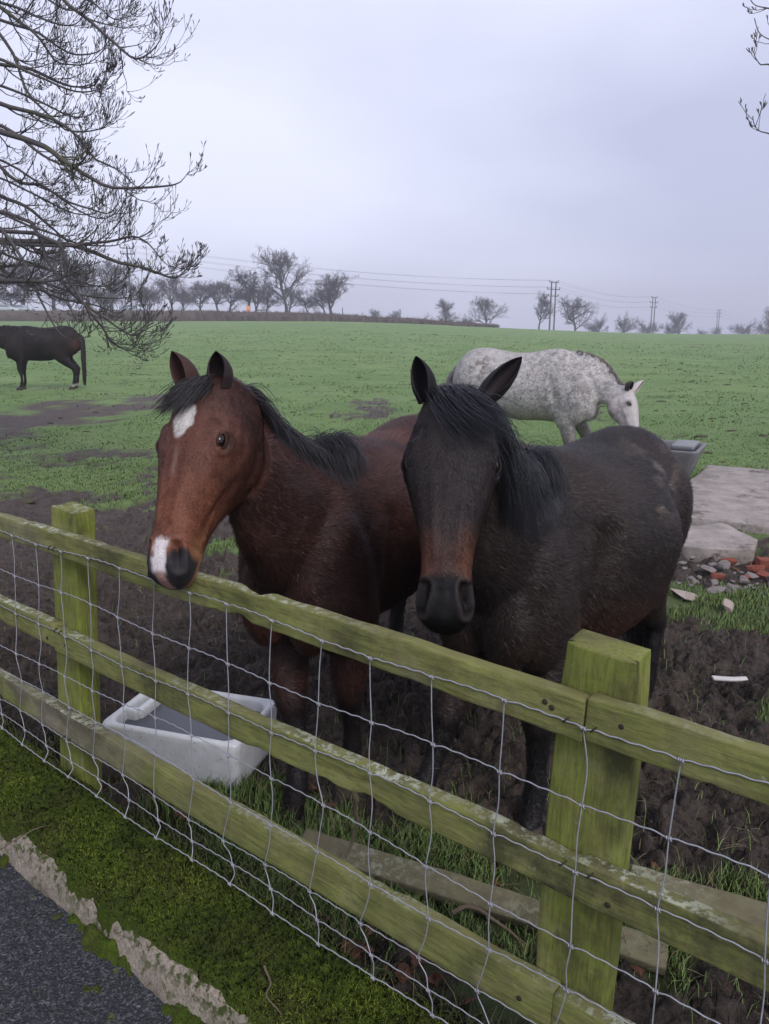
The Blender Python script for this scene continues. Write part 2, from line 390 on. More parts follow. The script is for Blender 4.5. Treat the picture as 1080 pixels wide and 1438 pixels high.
    sheet('kerb_moss', -1.6, 2.0, .325, .47, .006, .006, mz2, mm.m)

# grass blades as one mesh of leaf-sized faces
def blades(name, x, y, z, hgt, wid, c, mat, lean=.6, kind='stuff', **kw):
    n = len(x); a = rs.rand(n)*2*np.pi; b = rs.rand(n)*2*np.pi
    root = np.stack([x, y, z], -1); side = np.stack([np.cos(a), np.sin(a), a*0], -1)*wid[:, None]*.5
    ld = np.stack([np.cos(b), np.sin(b), b*0], -1)*(hgt*lean*(.2+rs.rand(n)))[:, None]
    mid = root+ld*.35+np.stack([0*a, 0*a, hgt*.6], -1); tip = root+ld*1.1+np.stack([0*a, 0*a, hgt*(.85+.2*rs.rand(n))], -1)
    V = np.stack([root-side, root+side, mid+side*.75, mid-side*.75, tip], 1).reshape(-1, 3)
    i = np.arange(n)[:, None]*5; Q = i+np.array([[0, 1, 2, 3]]); T = i+np.array([[3, 2, 4]])
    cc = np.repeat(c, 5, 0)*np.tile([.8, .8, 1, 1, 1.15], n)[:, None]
    up = nz(np.repeat(nz(side)*0+np.stack([rs.randn(n)*.25, rs.randn(n)*.25-.15, np.ones(n)], -1), 5, 0))
    return obj(name, mesh(name, V, [Q, T], mat, cc, True, up), kind=kind, **kw)
def m_grass():
    m = Mat('grass_blades', .6, .25); m.setc(m.attr()); return m.m
M_GR = m_grass()
if 'grass' not in SKIP:
    N = 560000
    r = 1.7*np.exp(rs.rand(N)*math.log(17/1.7)); th = (rs.rand(N)-.5)*1.45
    x = r*np.sin(th); y = r*np.cos(th)
    s_, q_ = sq(x, y); mk = mudmask(x, y)
    tuft = fbm(np.stack([x, y], -1)*4.5, 3, 91)
    keep = (q_ < .0) & (rs.rand(N) < 1-sm(9, 17, r)) & (rs.rand(N) < (1-mk)*1.0*sm(.25, .6, tuft+.25*sm(6, 10, y))+.02)
    # not under concrete slab
    e1 = nz(V3(.85, -.5, 0)); g1 = V3(.5, .85, 0); g1 = nz(g1)
    rel = np.stack([x-2.4, y-6.46], -1); uu = rel@e1[:2]; vv = rel@g1[:2]; keep &= ~((uu > -.0) & (uu < 5) & (vv > 0) & (vv < 2.87))
    x, y, r, tuft = x[keep], y[keep], r[keep], tuft[keep]; n = len(x)
    z = ground_z(x, y)-.004
    hg = (.022+.035*rs.rand(n)*(.4+tuft))*(1+.7*np.exp(-((r-2.3)/.9)**2))*(1-.6*sm(4, 12, r)); wd = np.maximum(.0024, r*.0007)*(.7+.6*rs.rand(n))
    t = rs.rand(n)[:, None]; t2 = fbm(np.stack([x, y], -1)*.8, 3, 93)[:, None]
    c = (1-t)*V3(.115, .205, .05)+t*V3(.25, .36, .11); c = c*(1-.3*t2)+V3(.16, .17, .06)*.3*t2
    dry = rs.rand(n) < (.13-.07*sm(6, 12, y)); c[dry] = V3(.26, .22, .11)*(.6+.6*rs.rand(dry.sum())[:, None])
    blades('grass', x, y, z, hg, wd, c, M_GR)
    # sparse moss fronds and weeds on the verge edge next to the field
    N = 9000; S = rs.rand(N)*4-1.6; Qv = .05-rs.rand(N)**1.5*.12
    b = FA+FD*S[:, None]-FN*Qv[:, None]; kk = fbm(b[:, :2]*6, 3, 95) > .5; b = b[kk]; n = len(b)
    zz = ground_z(b[:, 0], b[:, 1])+.03*sm(-.03, .05, -0*b[:, 0])
    t = rs.rand(n)[:, None]
    blades('grass_at_verge', b[:, 0], b[:, 1], np.maximum(zz, -.02), .03+.06*rs.rand(n), np.full(n, .0028), (1-t)*V3(.05, .1, .02)+t*V3(.2, .18, .08), M_GR, 1.1)

if 'grass' not in SKIP:
    N = 110000; S = rs.rand(N)*3.6-1.4; Qv = rs.rand(N)*.36-.02; b = FA+FD*S[:, None]-FN*Qv[:, None]; zm = mz(S, Qv, b); kq = kerb_prof(Qv); ok = zm > kq+.006; b, zm = b[ok], zm[ok]; n = len(b)
    t = rs.rand(n)[:, None]*sm(.3, .7, fbm(b[:, :2]*9, 4, 97))[:, None]*1.3; blades('moss_fronds', b[:, 0], b[:, 1], zm-.002, .004+.009*rs.rand(n), np.full(n, .0022), (1-t)*V3(.035, .055, .008)+t*V3(.17, .22, .02), M_GR, 1.2)
if 'grass' not in SKIP:
    N = 9000; r = 1.8*np.exp(rs.rand(N)*math.log(9/1.8)); th = (rs.rand(N)-.5)*1.4; x, y = r*np.sin(th), r*np.cos(th); ok = (sq(x, y)[1] < -.02) & (fbm(np.stack([x, y], -1)*2.3, 3, 99) > .47); x, y, r = x[ok], y[ok], r[ok]; n = len(x)
    blades('trampled_straw', x, y, ground_z(x, y)+.004, .008+.02*rs.rand(n), np.maximum(.0022, r*.0006), (.35+.65*rs.rand(n, 1))*V3(.30, .25, .15), M_GR, 5.)
if 'grass' not in SKIP:
    # coarser tufts and droppings further out in the pasture
    N = 90000; r = 11*np.exp(rs.rand(N)*math.log(75/11)); th = (rs.rand(N)-.5)*1.4; x, y = r*np.sin(th), r*np.cos(th); tf = fbm(np.stack([x, y], -1)*1.1, 4, 111, .6); ok = (tf+rs.randn(N)*.05 > .55) & (rs.rand(N) < 1-.7*mudmask(x, y)); x, y, r = x[ok], y[ok], r[ok]; n = len(x); t = rs.rand(n)[:, None]
    blades('pasture_tufts', x, y, ground_z(x, y)-.005, (.018+.028*rs.rand(n))*(.8+r*.008), r*.0011*(.6+.7*rs.rand(n)), (1-t)*V3(.085, .165, .038)+t*V3(.19, .285, .085), M_GR, .9)
    N = 750; r = 5*np.exp(rs.rand(N)*math.log(95/5)); th = (rs.rand(N)-.5)*1.4; x, y = r*np.sin(th), r*np.cos(th); ok = fbm(np.stack([x, y], -1)*.3, 3, 115) > .44; x, y, r = x[ok], y[ok], r[ok]; zc_ = ground_z(x, y); b = MB()
    V0, Q0, T0 = ellipsoid((0, 0, 0), (1, 1, .55), None, 7, 5)
    for k in range(len(x)):
        s_ = .02+.045*rs.rand()**2+r[k]*.0004; b.add(V0*(1+.35*(rs.rand(len(V0), 1)-.5))*s_*np.array([1+rs.rand(), 1, .8])+V3(x[k], y[k], zc_[k]), Q0, T0)
    obj('mud_clods', b.mesh('mud_clods', solid('dark_clod', (.07, .065, .04), .9, .2, .4, 20, .4)), kind='stuff')
# ------------------------------------------------------------------ fence
def rect_ring(w, h, r=.004, n=3):
    """rounded rectangle ring in 2d with extra points on the sides"""
    pts = []
    for cx, cy, a0 in ((w/2-r, h/2-r, 0), (-w/2+r, h/2-r, 90), (-w/2+r, -h/2+r, 180), (w/2-r, -h/2+r, 270)):
        for k in range(n): a = math.radians(a0+90*k/(n-1)); pts.append((cx+r*math.cos(a), cy+r*math.sin(a)))
    pts = np.array(pts); out = []
    for i in range(len(pts)):
        a, b = pts[i], pts[(i+1) % len(pts)]; L = np.linalg.norm(b-a); k = max(1, int(L/.012))
        for j in range(k): out.append(a+(b-a)*j/k)
    return np.array(out)
def beam(path, up, side, w, h, seed, rough=.0025, ends=True, warp=.004, r=.005):
    """path (K,3); section w along side, h along up"""
    path = np.asarray(path, float); L = np.linalg.norm(path[-1]-path[0]); K = max(6, int(L/.02)); pth = spline(path, K)
    t = np.linspace(0, L, K)
    pth = pth+up*(fbm(np.stack([t*1.7, t*0+seed], -1), 3, seed)-.5)[:, None]*warp*3+side*(fbm(np.stack([t*1.3, t*0+seed+9], -1), 3, seed)-.5)[:, None]*warp*2
    ring = rect_ring(w, h, r)
    R = pth[:, None]+side*ring[None, :, 0:1]+up*ring[None, :, 1:2]
    ctr = pth[:, None]; d = nz(R-ctr)
    # wear: edges eaten away in places
    n = fbm(R*14, 4, seed+3)-.5; e = np.clip(fbm(R*V3(7, 7, 7)+5, 3, seed+5)-.62, 0, 1)
    R = R+d*(n*rough*2-e*.06)[..., None]
    if ends:
        e0 = R[0].copy(); c0 = e0.mean(0); e1 = R[-1].copy(); c1 = e1.mean(0); td = nz(pth[1]-pth[0]); te = nz(pth[-1]-pth[-2])
        R = np.concatenate([[c0+(e0-c0)*.92-td*.003], R, [c1+(e1-c1)*.92+te*.003]])
    return loft(R)
def wcol(V, greyf, stainf):
    g = np.clip(greyf(V), 0, 1); s = np.clip(stainf(V), 0, 1); return np.stack([g, s, s*0], -1)
if 'fence' not in SKIP:
    root = empty('wooden_fence', FW(-.1, 0), 'green algae covered post and rail fence in front of the horses', 'fence')
    rl = np.array(FW(-.1, 0))
    def part(name, VQT, lab=None, mat=MW, grey=lambda V: V[:, 0]*0, stain=lambda V: V[:, 0]*0, parent=root, sh=rl):
        V, Q, T = VQT; o = obj(name, mesh(name, V-sh, [Q, T], mat, wcol(V, grey, stain)), parent, lab); return o
    hstain = lambda V: sm(.55, .75, fbm(V*V3(3, 3, 3), 3, 55))*.8
    for k, (u, lean_u, top) in enumerate(((-.115, 0, 1.062), (1.782, 0, 1.068), (3.55, 0, 1.07), (-1.95, 0, 1.06))):
        w, t = .15, .078; ring = rect_ring(w, t, .005); hs = np.concatenate([np.arange(-.3, top-.02, .03), [top-.012, top-.003, top]])
        R = []
        for h in hs:
            f = 1-.035*max(0, (h-(top-.012))/.012); cl = 1.
            pr = ring.copy()*f
            if k == 1:   # near post: its front corners are cut off at the top
                lim = .075-.006*sm(top-.10, top, h); pr[:, 0] = np.clip(pr[:, 0], -lim, lim)
                cut = .010*sm(top-.22, top, h); pr[:, 1] = np.where(np.abs(pr[:, 0]) > .05, np.minimum(pr[:, 1], t/2-cut*(np.abs(pr[:, 0])-.05)/.02), pr[:, 1])
            R.append(FW(u+pr[:, 0]+lean_u*(h), h+0*pr[:, 0]+(pr[:, 0]*-.05+pr[:, 1]*-.12)*sm(top-.06, top, h), pr[:, 1]))
        for f_ in (.75, .45, .15): R.append(R[-1].mean(0)+(R[-1-int(f_ < .7)-int(f_ < .3)]-R[-1].mean(0))*f_)
        hs = np.concatenate([hs, [top]*3]); R = np.array(R); c = R.mean(1, keepdims=True); n = fbm(R*V3(13, 13, 3), 4, 100+k)-.5; crack = np.clip(ridged(R*V3(16, 16, 1.4), 2, 105+k)-.86, 0, 1)*sm(top, top-.05, hs)[:, None]*.8
        R = R+nz(R-c)*(n*.005-crack*.045)[..., None]
        part('post', loft(R), ('near fence post with clipped corners on its top', )[0] if k == 1 else None, MWP, stain=lambda V: sm(.55, .7, fbm(V*V3(16, 16, 3), 4, 58))*.7)
    rails = [(-3.7, 1.776, .943, .086, 1), (1.786, 5.3, .940, .088, 2), (-3.7, -.128, .612, .086, 3), (-.124, 3.6, .612, .086, 4), (-3.7, 1.768, .305, .1, 5), (1.774, 5.3, .305, .1, 6)]
    for u0, u1, h, hh, sd in rails:
        us = np.linspace(u0, u1, 9); bow = .006*np.sin((us-u0)*1.7+sd)
        if sd == 1: bow = bow+.007*np.exp(-((us-.80)/.25)**2)
        g = (lambda V: .9*sm(.42, .55, fbm(V*2.2, 3, 77))*sm(.9, -.3, sq(V[:, 0], V[:, 1])[0])) if sd == 5 else ((lambda V: .45*sm(.45, .65, fbm(V*3.1, 3, 76))) if sd in (1, 2) else (lambda V: V[:, 0]*0))
        part('rail', beam(FW(us, h+bow, .0395+.0195), FU, FO, .038, hh, sd, warp=.004), stain=hstain, grey=g)
    # nails in the rails, lying on their front faces
    mnail = solid('rusty_nail', (.03, .02, .015), .8)
    for (u, h) in ((1.70, .955), (1.715, .948), (1.86, .6), (-.17, .6), (-.05, .605), (1.70, .3), (1.85, .955)):
        V, Q, T = ellipsoid((0, 0, 0), (.006, .006, .0025), np.array([FD, FU, FO]), 10, 6)
        obj('nail', mesh('nail', V+FW(u, h, .080)-rl, [Q, T], mnail), root)
    # netting
    net = empty('wire_netting', FW(0, .1, .08), 'galvanised square wire stock netting stapled on the road side of the rails', 'wire netting')
    nl = np.array(FW(0, .1, .08))
    hw = [.937, .781, .641, .503, .388, .258, .195, .150]
    stays = [-.378+.1665*k for k in range(-9, 28)]
    def wh(k, u):   # gentle sag and kinks
        return hw[k]+.006*np.sin(u*3.3+k*1.7)+.004*np.sin(u*9.1+k)+(0, .003, .002, .01, .004, .002, .004, .006)[k]*np.sin(u*1.9+k*2.2)
    def wo(k, u): return .0825+(0, 0, 0, .012, .006, .003, .012, .03)[k]*(.6+.4*np.sin(u*2.3+k))
    ju = rs.randn(len(stays), 8)*.006; ju[:, 3] += .012; ju[:, 4] += .016; ju[:, 6:] += .03; ju[:, 5] += -.004; ju[:, 7] += .012
    for k in range(8):
        u = np.arange(-1.9, 4.1, .0083); hh = wh(k, u)+.0012*np.sin(u*2*np.pi/.04+k)
        for st_, j in zip(stays, ju[:, k]): hh = hh-.0035*np.exp(-((u-st_-j)/.012)**2)
        V, Q, T = tube1(FW(u, hh, wo(k, u)), .00145 if k not in (0, 7) else .00165, 6)
        obj('line_wire', mesh('line_wire', V-nl, [Q, T], M_WIRE), net)
    for si, st_ in enumerate(stays):
        pu = []; ph = []; po = []
        for k in range(8):
            uk = st_+ju[si, k]; pu.append(uk); ph.append(float(wh(k, uk))-.003); po.append(float(wo(k, uk))+.003)
            if k < 7:
                pu.append((uk+st_+ju[si, k+1])/2+rs.randn()*.004); ph.append(((wh(k, uk))+hw[k+1])/2); po.append(float(wo(k, uk))+.002)
        pts = spline(FW(pu, ph, po), 60); b = MB(); b.add(*tube1(pts, .0014, 6))
        for k in range(8):
            a = FW(st_+ju[si, k], float(wh(k, st_+ju[si, k]))-.003, float(wo(k, st_))+.001)
            tt = np.linspace(0, 5*np.pi, 22); cir = a+FD*((tt/(5*np.pi)-.5)*.009)[:, None]+FU*(np.cos(tt)*.0034)[:, None]+FO*(np.sin(tt)*.0034)[:, None]
            b.add(*tube1(cir, .0013, 5))
        obj('stay_wire', b.mesh('stay_wire', M_WIRE, shift=nl), net)
    for u_ in (-.13, -.10, 1.745, 1.80):
        for k in (0, 2, 5):
            a = FW(u_+.01*k, float(wh(k, u_+.01*k)), .079); tt = np.linspace(0, np.pi, 9); pts = a+(FU*.75+FD*.65)*(np.cos(tt)*.009)[:, None]+FO*(np.sin(tt)*.009-.003)[:, None]
            V, Q, T = tube1(pts, .0017, 5); obj('staple', mesh('staple', V-nl, [Q, T], mnail), net)
# ------------------------------------------------------------------ planks, sticks, leaves, stones near the fence
def thing_mesh(name, VQT, mat, label, cat, group=None, col=None, kind=None, smooth=True):
    V, Q, T = VQT; c = V.mean(0); c = V3(c[0], c[1], V[:, 2].min())
    o = obj(name, mesh(name, V-c, [Q, T], mat, col, smooth), None, label, cat, group, kind); o.location = Vector(c); return o
M_STICK = solid('bark_stick', (.13, .10, .07), .9, .2, .4, 60, .5)
if 'small' not in SKIP:
    def plank(a, b, w, t, seed, label, roll=0.):
        d = nz(b-a); s = nz(np.cross(d, V3(0, 0, 1))); u = np.cross(s, d); c, sn = math.cos(roll), math.sin(roll)
        V, Q, T = beam([a, (a+b)/2, b], u*c+s*sn, s*c-u*sn, w, t, seed, warp=.004)
        thing_mesh('loose_plank', (V, Q, T), MWG, label, 'plank', col=wcol(V, lambda V: V[:, 0]*0+.55, lambda V: sm(.5, .7, fbm(V*5, 3, 8))*.6))
    plank(G(425, 1183, .06), G(935, 1345, .03), .085, .036, 41, 'loose rail lying on the grass behind the bottom rail and near post', .25)
    plank(G(885, 1235, .05), G(1180, 1325, .05), .10, .035, 43, 'grey weathered plank lying in the mud right of the near post', .2)
    def stick(pts, r, label, seed):
        p = spline(pts, 40); p = p+(np.stack([vnoise(p*23, seed), vnoise(p*23, seed+1), vnoise(p*23, seed+2)], -1)-.5)*r*1.6
        V, Q, T = tube1(p, np.linspace(r, r*.45, 40), 7); thing_mesh('stick', (V, Q, T), M_STICK, label, 'stick')
    stick([P(497, 1105, 2.2), P(500, 1140, 2.25), P(496, 1175, 2.27), P(484, 1203, 2.26)], .0085, 'crooked stick standing upright behind the bottom rail', 3)
    stick([G(636, 1282, .05), G(660, 1275, .06), G(700, 1295, .05), G(742, 1330, .02)], .0075, 'bent peeling stick lying on grass left of the near post', 5)

# ------------------------------------------------------------------ horses
def remesh(V, Q, T, vox):
    m = mesh('tmp', V, [Q, T]); o = bpy.data.objects.new('tmp', m); C.objects.link(o)
    md = o.modifiers.new('r', 'REMESH'); md.mode = 'VOXEL'; md.voxel_size = vox; md.use_smooth_shade = True
    dg = bpy.context.evaluated_depsgraph_get(); ev = o.evaluated_get(dg); me = ev.to_mesh()
    n = len(me.vertices); v = np.empty(n*3, np.float32); me.vertices.foreach_get('co', v)
    nl = len(me.loops); li = np.empty(nl, np.int32); me.loops.foreach_get('vertex_index', li)
    e = np.empty(len(me.edges)*2, np.int32); me.edges.foreach_get('vertices', e)
    lt = np.empty(len(me.polygons), np.int32); me.polygons.foreach_get('loop_total', lt)
    assert (lt == 4).all()
    ev.to_mesh_clear(); bpy.data.objects.remove(o); bpy.data.meshes.remove(m)
    return v.reshape(-1, 3).astype(float), li.reshape(-1, 4), e.reshape(-1, 2)
def lap(V, E_, it, f=.5, mask=None):
    n = len(V); deg = np.bincount(E_.ravel(), minlength=n)[:, None]
    for k in range(it):
        A = np.stack([np.bincount(E_[:, 0], V[E_[:, 1], a], n)+np.bincount(E_[:, 1], V[E_[:, 0], a], n) for a in range(3)], -1)/np.maximum(deg, 1)
        V = V+(A-V)*f*(1 if mask is None else mask[:, None])
    return V
def vnormals(V, Q):
    fn = np.cross(V[Q[:, 2]]-V[Q[:, 0]], V[Q[:, 3]]-V[Q[:, 1]]); n = len(V); r = np.zeros((n, 3))
    for k in range(4):
        for a in range(3): r[:, a] += np.bincount(Q[:, k], fn[:, a], n)
    return nz(r)
def gauss(d2, r): return np.exp(-d2/(r*r))
def seg_d2(X, a, b):
    a = np.asarray(a, float); b = np.asarray(b, float); ab = b-a; t = np.clip(((X-a)@ab)/(ab@ab), 0, 1)
    return ((X-a-t[:, None]*ab)**2).sum(1)

M_COAT = None
def coat_mats():
    m = Mat('horse_coat', .6, .18); n = m.noise(220, 3, .6); m.setc(m.mix(1., m.attr(), m.ramp(n, .2, .8, (.6,)*3, (1.3,)*3), 'MULTIPLY'))
    m.bump(n, .35, .003)
    f = Mat('coat_hair', .5, .3); f.setc(f.attr())
    h = Mat('mane_hair', .42, .5); h.setc(h.attr())
    e = Mat('horse_eye', .12, .5); e.setc((.006, .004, .003))
    return m.m, f.m, h.m, e.m
M_SKIN, M_FUR, M_MANE, M_EYE = coat_mats()

HEAD = np.array([  # x, ztop, zbottom, half width up, half width low
    (-.07, -.075, -.15, .040, .04), (-.04, -.03, -.19, .058, .055), (0., .000, -.215, .068, .064), (.05, .014, -.245, .080, .062), (.10, .021, -.265, .094, .06), (.15, .023, -.272, .102, .056),
    (.20, .019, -.262, .098, .052), (.25, .012, -.236, .086, .046), (.30, .005, -.205, .073, .040), (.35, -.002, -.178, .062, .036), (.40, -.009, -.158, .054, .034), (.44, -.015, -.150, .051, .034),
    (.48, -.020, -.150, .053, .036), (.51, -.026, -.152, .056, .038), (.535, -.034, -.152, .055, .038), (.557, -.048, -.148, .048, .034), (.572, -.068, -.140, .034, .026), (.58, -.09, -.125, .016, .014)])

def make_horse(nm, lab, O, fdir, s, poll, muz, dors, ears, feet, vox, colf, nfur, furlen, mane, tail, belly=1., neckw=1., hwid=1., grazing=False, group='horses in the field', eyes=True, hum=None, hdep=1., earw=1., eary=.052):
    O = V3(O[0], O[1], ground_z(*O) if O[1] < 60 else terr(*O)); f = nz(V3(fdir[0], fdir[1], 0)); l = V3(-f[1], f[0], 0); zz = V3(0, 0, 1)
    B = lambda x, y, z: O+f*(x*s)+l*(y*s)+zz*(z*s)
    root = empty('horse', O, lab, 'horse', group)
    hx = nz(muz-poll); hs = np.linalg.norm(muz-poll)/.575
    # the muzzle point sits below the poll line, correct the axis for that
    hz = nz(dors-hx*(dors@hx)); hy = np.cross(hz, hx)
    HM = np.array([hx, hy, hz])
    Hd = lambda x, y, z: poll+(np.stack(np.broadcast_arrays(np.asarray(x, float), y, z), -1)@HM)*hs
    mb = MB()
    # torso
    ts = np.array([(.41, .90, .07, .10, .12), (.37, .90, .15, .17, .19), (.29, .92, .205, .25, .27), (.18, .94, .225, .33, .32), (.05, .95, .24, .375, .345), (-.10, .95, .265*belly, .365, .36*belly), (-.28, .95, .295*belly, .335, .365*belly),
                   (-.46, .955, .305*belly, .33, .355*belly), (-.62, .975, .29, .335, .32*belly), (-.76, 1.01, .275, .315, .29), (-.89, 1.03, .25, .275, .27), (-.98, 1.02, .205, .22, .24), (-1.05, .99, .13, .15, .18), (-1.08, .97, .06, .08, .1)])
    K = 40; tt = spline(ts, K); th = np.arange(28)*2*np.pi/28
    R = []
    for x, zc, hw, ht, hb in tt:
        c = np.cos(th); sn = np.sin(th); up = np.maximum(c, 0)
        y = hw*np.sign(sn)*np.abs(sn)**.85*(1-.22*up**1.5); z = np.where(c > 0, ht*c, hb*c)
        R.append(B(x, 0, zc)+l*(y*s)[:, None]+zz*(z*s)[:, None])
    mb.add(*loft(R))
    for sd in (-1, 1):
        ax = np.array([f, l, zz])
        mb.add(*ellipsoid(B(.22, sd*.13, .86), V3(.16, .115, .27)*s, ax))           # shoulder
        mb.add(*ellipsoid(B(.355, sd*.085, .80), V3(.065, .095, .17)*s, ax))         # breast
        mb.add(*ellipsoid(B(-.80, sd*.14, .96), V3(.24, .15, .27)*s, ax))           # croup
        mb.add(*ellipsoid(B(-.66, sd*.17, .78), V3(.15, .11, .16)*s, ax))           # stifle
    mb.add(*ellipsoid(B(.02, 0, 1.20), V3(.2, .07, .12)*s, np.array([f, l, zz])))
    # neck
    P0 = B(.10, 0, .98); P1 = B(.36, 0, 1.10) if not grazing else B(.42, 0, 1.08)
    P3 = Hd(.03, 0, -.11); P2 = P3+(nz(-hz*1.0+V3(0, 0, -.25)) if not grazing else nz(-hz*.9-hx*.5))*.20*s
    if hum is not None: P1 = P1+hum[0]; P2 = P2+hum[1]
    t = np.linspace(0, 1, 22)[:, None]; path = P0*(1-t)**3+3*P1*t*(1-t)**2+3*P2*t*t*(1-t)+P3*t**3
    tan = nz(np.gradient(path, axis=0)); u0 = zz-f*.2; u1 = -hx*.85+hz*.25
    nd = np.interp(t[:, 0], [0, .25, .5, .75, 1], [.33, .27, .20, .14, .105])*s; nw = np.interp(t[:, 0], [0, .25, .5, .75, 1], [.19, .145, .10, .070, .052])*s*neckw
    crest = []; ups = []; R = []; lat = []
    for k in range(22):
        w = sm(.0, 1, t[k, 0]); u = nz(u0*(1-w)+nz(u1)*w); u = nz(u-tan[k]*(u@tan[k])); sd = np.cross(tan[k], u)*-1
        c = np.cos(th); y = np.sin(th)*nw[k]*(1-.35*np.maximum(c, 0)**2); R.append(path[k]+u*(c*nd[k])[:, None]+sd*y[:, None])
        crest.append(path[k]+u*nd[k]*.93); ups.append(u); lat.append(sd)
    mb.add(*loft(np.array(R)[:, ::-1])); crest = np.array(crest); ups = np.array(ups); lat = np.array(lat)
    # head
    hh = spline(HEAD, 44); R = []
    for x, zt, zb, wt, wb in hh:
        wt *= hwid; wb *= 1+(hwid-1)*1.5; zb = zb*(hdep if x < .45 else 1+(hdep-1)*max(0, (.55-x)/.1)); h = zt-zb; pr = [(0, zt), (.40*wt, zt-.015*h), (.72*wt, zt-.065*h), (.93*wt, zt-.16*h), (wt, zt-.30*h), (wt*.9+wb*.08, zt-.46*h), (.52*wt+.48*wb, zt-.64*h), (wb*.98, zt-.82*h), (.62*wb, zt-.96*h), (0, zb)]
        pr = pr+[(-a, b) for a, b in pr[-2:0:-1]]; pr = np.array(pr); R.append(Hd(x, pr[:, 0], pr[:, 1]))
    mb.add(*loft(np.array(R)[:, ::-1]))
    for sd in (-1, 1):
        mb.add(*ellipsoid(Hd(.135, sd*.052, -.165*hdep), V3(.110, .040, .098)*hs, HM))   # round jaw
        mb.add(*ellipsoid(Hd(.525, sd*.034, -.075), V3(.036, .026, .034)*hs, HM))   # nostril wing
        mb.add(*ellipsoid(Hd(.150, sd*.080, -.022), V3(.048, .020, .022)*hs, HM))   # brow
    mb.add(*ellipsoid(Hd(.515, 0, -.150), V3(.035, .032, .022)*hs, HM)); mb.add(*ellipsoid(Hd(.548, 0, -.085), V3(.03, .036, .045)*hs, HM))
    # legs
    def limb(js, ra, rb, n=30):
        js = np.array([B(*j) for j in js]); p = spline(js, n); a = np.interp(np.linspace(0, 1, n), np.linspace(0, 1, len(ra)), ra)*s; b = np.interp(np.linspace(0, 1, n), np.linspace(0, 1, len(rb)), rb)*s
        tn = nz(np.gradient(p, axis=0)); R = []
        for k in range(n):
            e1 = nz(f-tn[k]*(f@tn[k])); e2 = np.cross(tn[k], e1); R.append(p[k]+e1*(a[k]*np.cos(th[::2]))[:, None]+e2*(b[k]*np.sin(th[::2]))[:, None])
        mb.add(*loft(R)); return p
    hoofs = []
    for key in ('lf', 'rf', 'lh', 'rh'):
        wp = feet.get(key); sd = 1 if key[0] == 'l' else -1; fore = key[1] == 'f'
        rest = (.20, sd*.13) if fore else (-.86, sd*.15)
        if wp is None: tx, ty = rest
        else: r_ = V3(wp[0], wp[1], 0)-O; tx, ty = (r_@f)/s, (r_@l)/s
        dx, dy = tx-rest[0], ty-rest[1]; gz = 0.
        if fore: js = [(.20, sd*.12, .92, 0), (.12, sd*.135, .72, .0), (.15, sd*.13, .56, .25), (.165, sd*.125, .40, .5), (.155, sd*.125, .36, .56), (.15, sd*.125, .24, .75), (.155, sd*.125, .15, .9), (.18, sd*.128, .085, .97), (.205, sd*.13, .03, 1)]
        else: js = [(-.74, sd*.14, 1.0, 0), (-.66, sd*.165, .76, .0), (-.76, sd*.155, .60, .2), (-.89, sd*.15, .47, .45), (-.935, sd*.15, .42, .5), (-.915, sd*.15, .28, .72), (-.895, sd*.15, .15, .9), (-.875, sd*.15, .085, .97), (-.845, sd*.15, .03, 1)]
        js = [(a+dx*w, b+dy*w, c) for a, b, c, w in js]
        ra, rb = ([.15, .115, .078, .056, .047, .036, .042, .036, .046], [.11, .09, .066, .052, .044, .030, .038, .034, .044]) if fore else ([.2, .17, .11, .068, .058, .040, .045, .037, .047], [.12, .115, .082, .052, .047, .033, .040, .035, .045])
        limb(js, ra, rb); hoofs.append((key, js[-1]))
    V, Q, T = mb.data()[0], mb.data()[1][0], mb.data()[1][1]
    V, Q, E_ = remesh(V, Q, T, vox)
    hl0 = ((V-poll)@HM.T)/hs; zbi = np.interp(hl0[:, 0], HEAD[:, 0], HEAD[:, 2]); headw = sm(-.03, -.012, hl0[:, 2]-zbi)* sm(.10, -.02, -hl0[:, 0]-.02)*(hl0[:, 0] > -.05)*(np.abs(hl0[:, 1]) < .16)*(hl0[:, 2] > -.32)*(hl0[:, 2] < .08)*(hl0[:, 0] < .65)
    it = max(2, int(14*(.0065/vox)**1.)); V = lap(V, E_, it, .5, 1-.72*headw); V = lap(V, E_, 3, .5)
    N = vnormals(V, Q); hl = ((V-poll)@HM.T)/hs; inh = headw > .3
    # sculpt the head
    D = np.zeros(len(V))
    for sd in (-1, 1):
        e = V3(.182, sd*.087*hwid, -.040); d2 = ((hl-e)**2*V3(.7, 1, 1.25)).sum(1); r = np.sqrt(d2)
        D += -.010*np.exp(-(r/.018)**2)+.0055*np.exp(-((r-.027)/.009)**2)
        D += .009*gauss(seg_d2(hl, (.225, sd*.085, -.10), (.345, sd*.06, -.09)), .013)                 # facial crest
        D += -.006*gauss(seg_d2(hl, (.25, sd*.08, -.145), (.40, sd*.045, -.115)), .022)
        D += -.009*gauss(seg_d2(hl, (.115, sd*.088, -.018), (.10, sd*.085, -.03)), .02)                # hollow above the eye
        D += .005*gauss(seg_d2(hl, (.22, sd*.036, .0), (.42, sd*.026, -.01)), .010)-.007*gauss(seg_d2(hl, (.21, sd*.068, -.035), (.40, sd*.045, -.045)), .016)
        D += .006*gauss(seg_d2(hl, (.13, sd*.085, -.005), (.175, sd*.088, -.015)), .013)-.009*gauss(seg_d2(hl, (.10, sd*.07, .005), (.12, sd*.075, .0)), .014)
        D += .004*gauss(seg_d2(hl, (.215, sd*.075, -.055), (.20, sd*.085, -.07)), .008)
        D += -.011*gauss(seg_d2(hl, (.465, sd*.045, -.122*hdep), (.57, sd*.018, -.120*hdep)), .0065)+.004*gauss(seg_d2(hl, (.47, sd*.045, -.105*hdep), (.56, sd*.02, -.105*hdep)), .008)                # mouth line
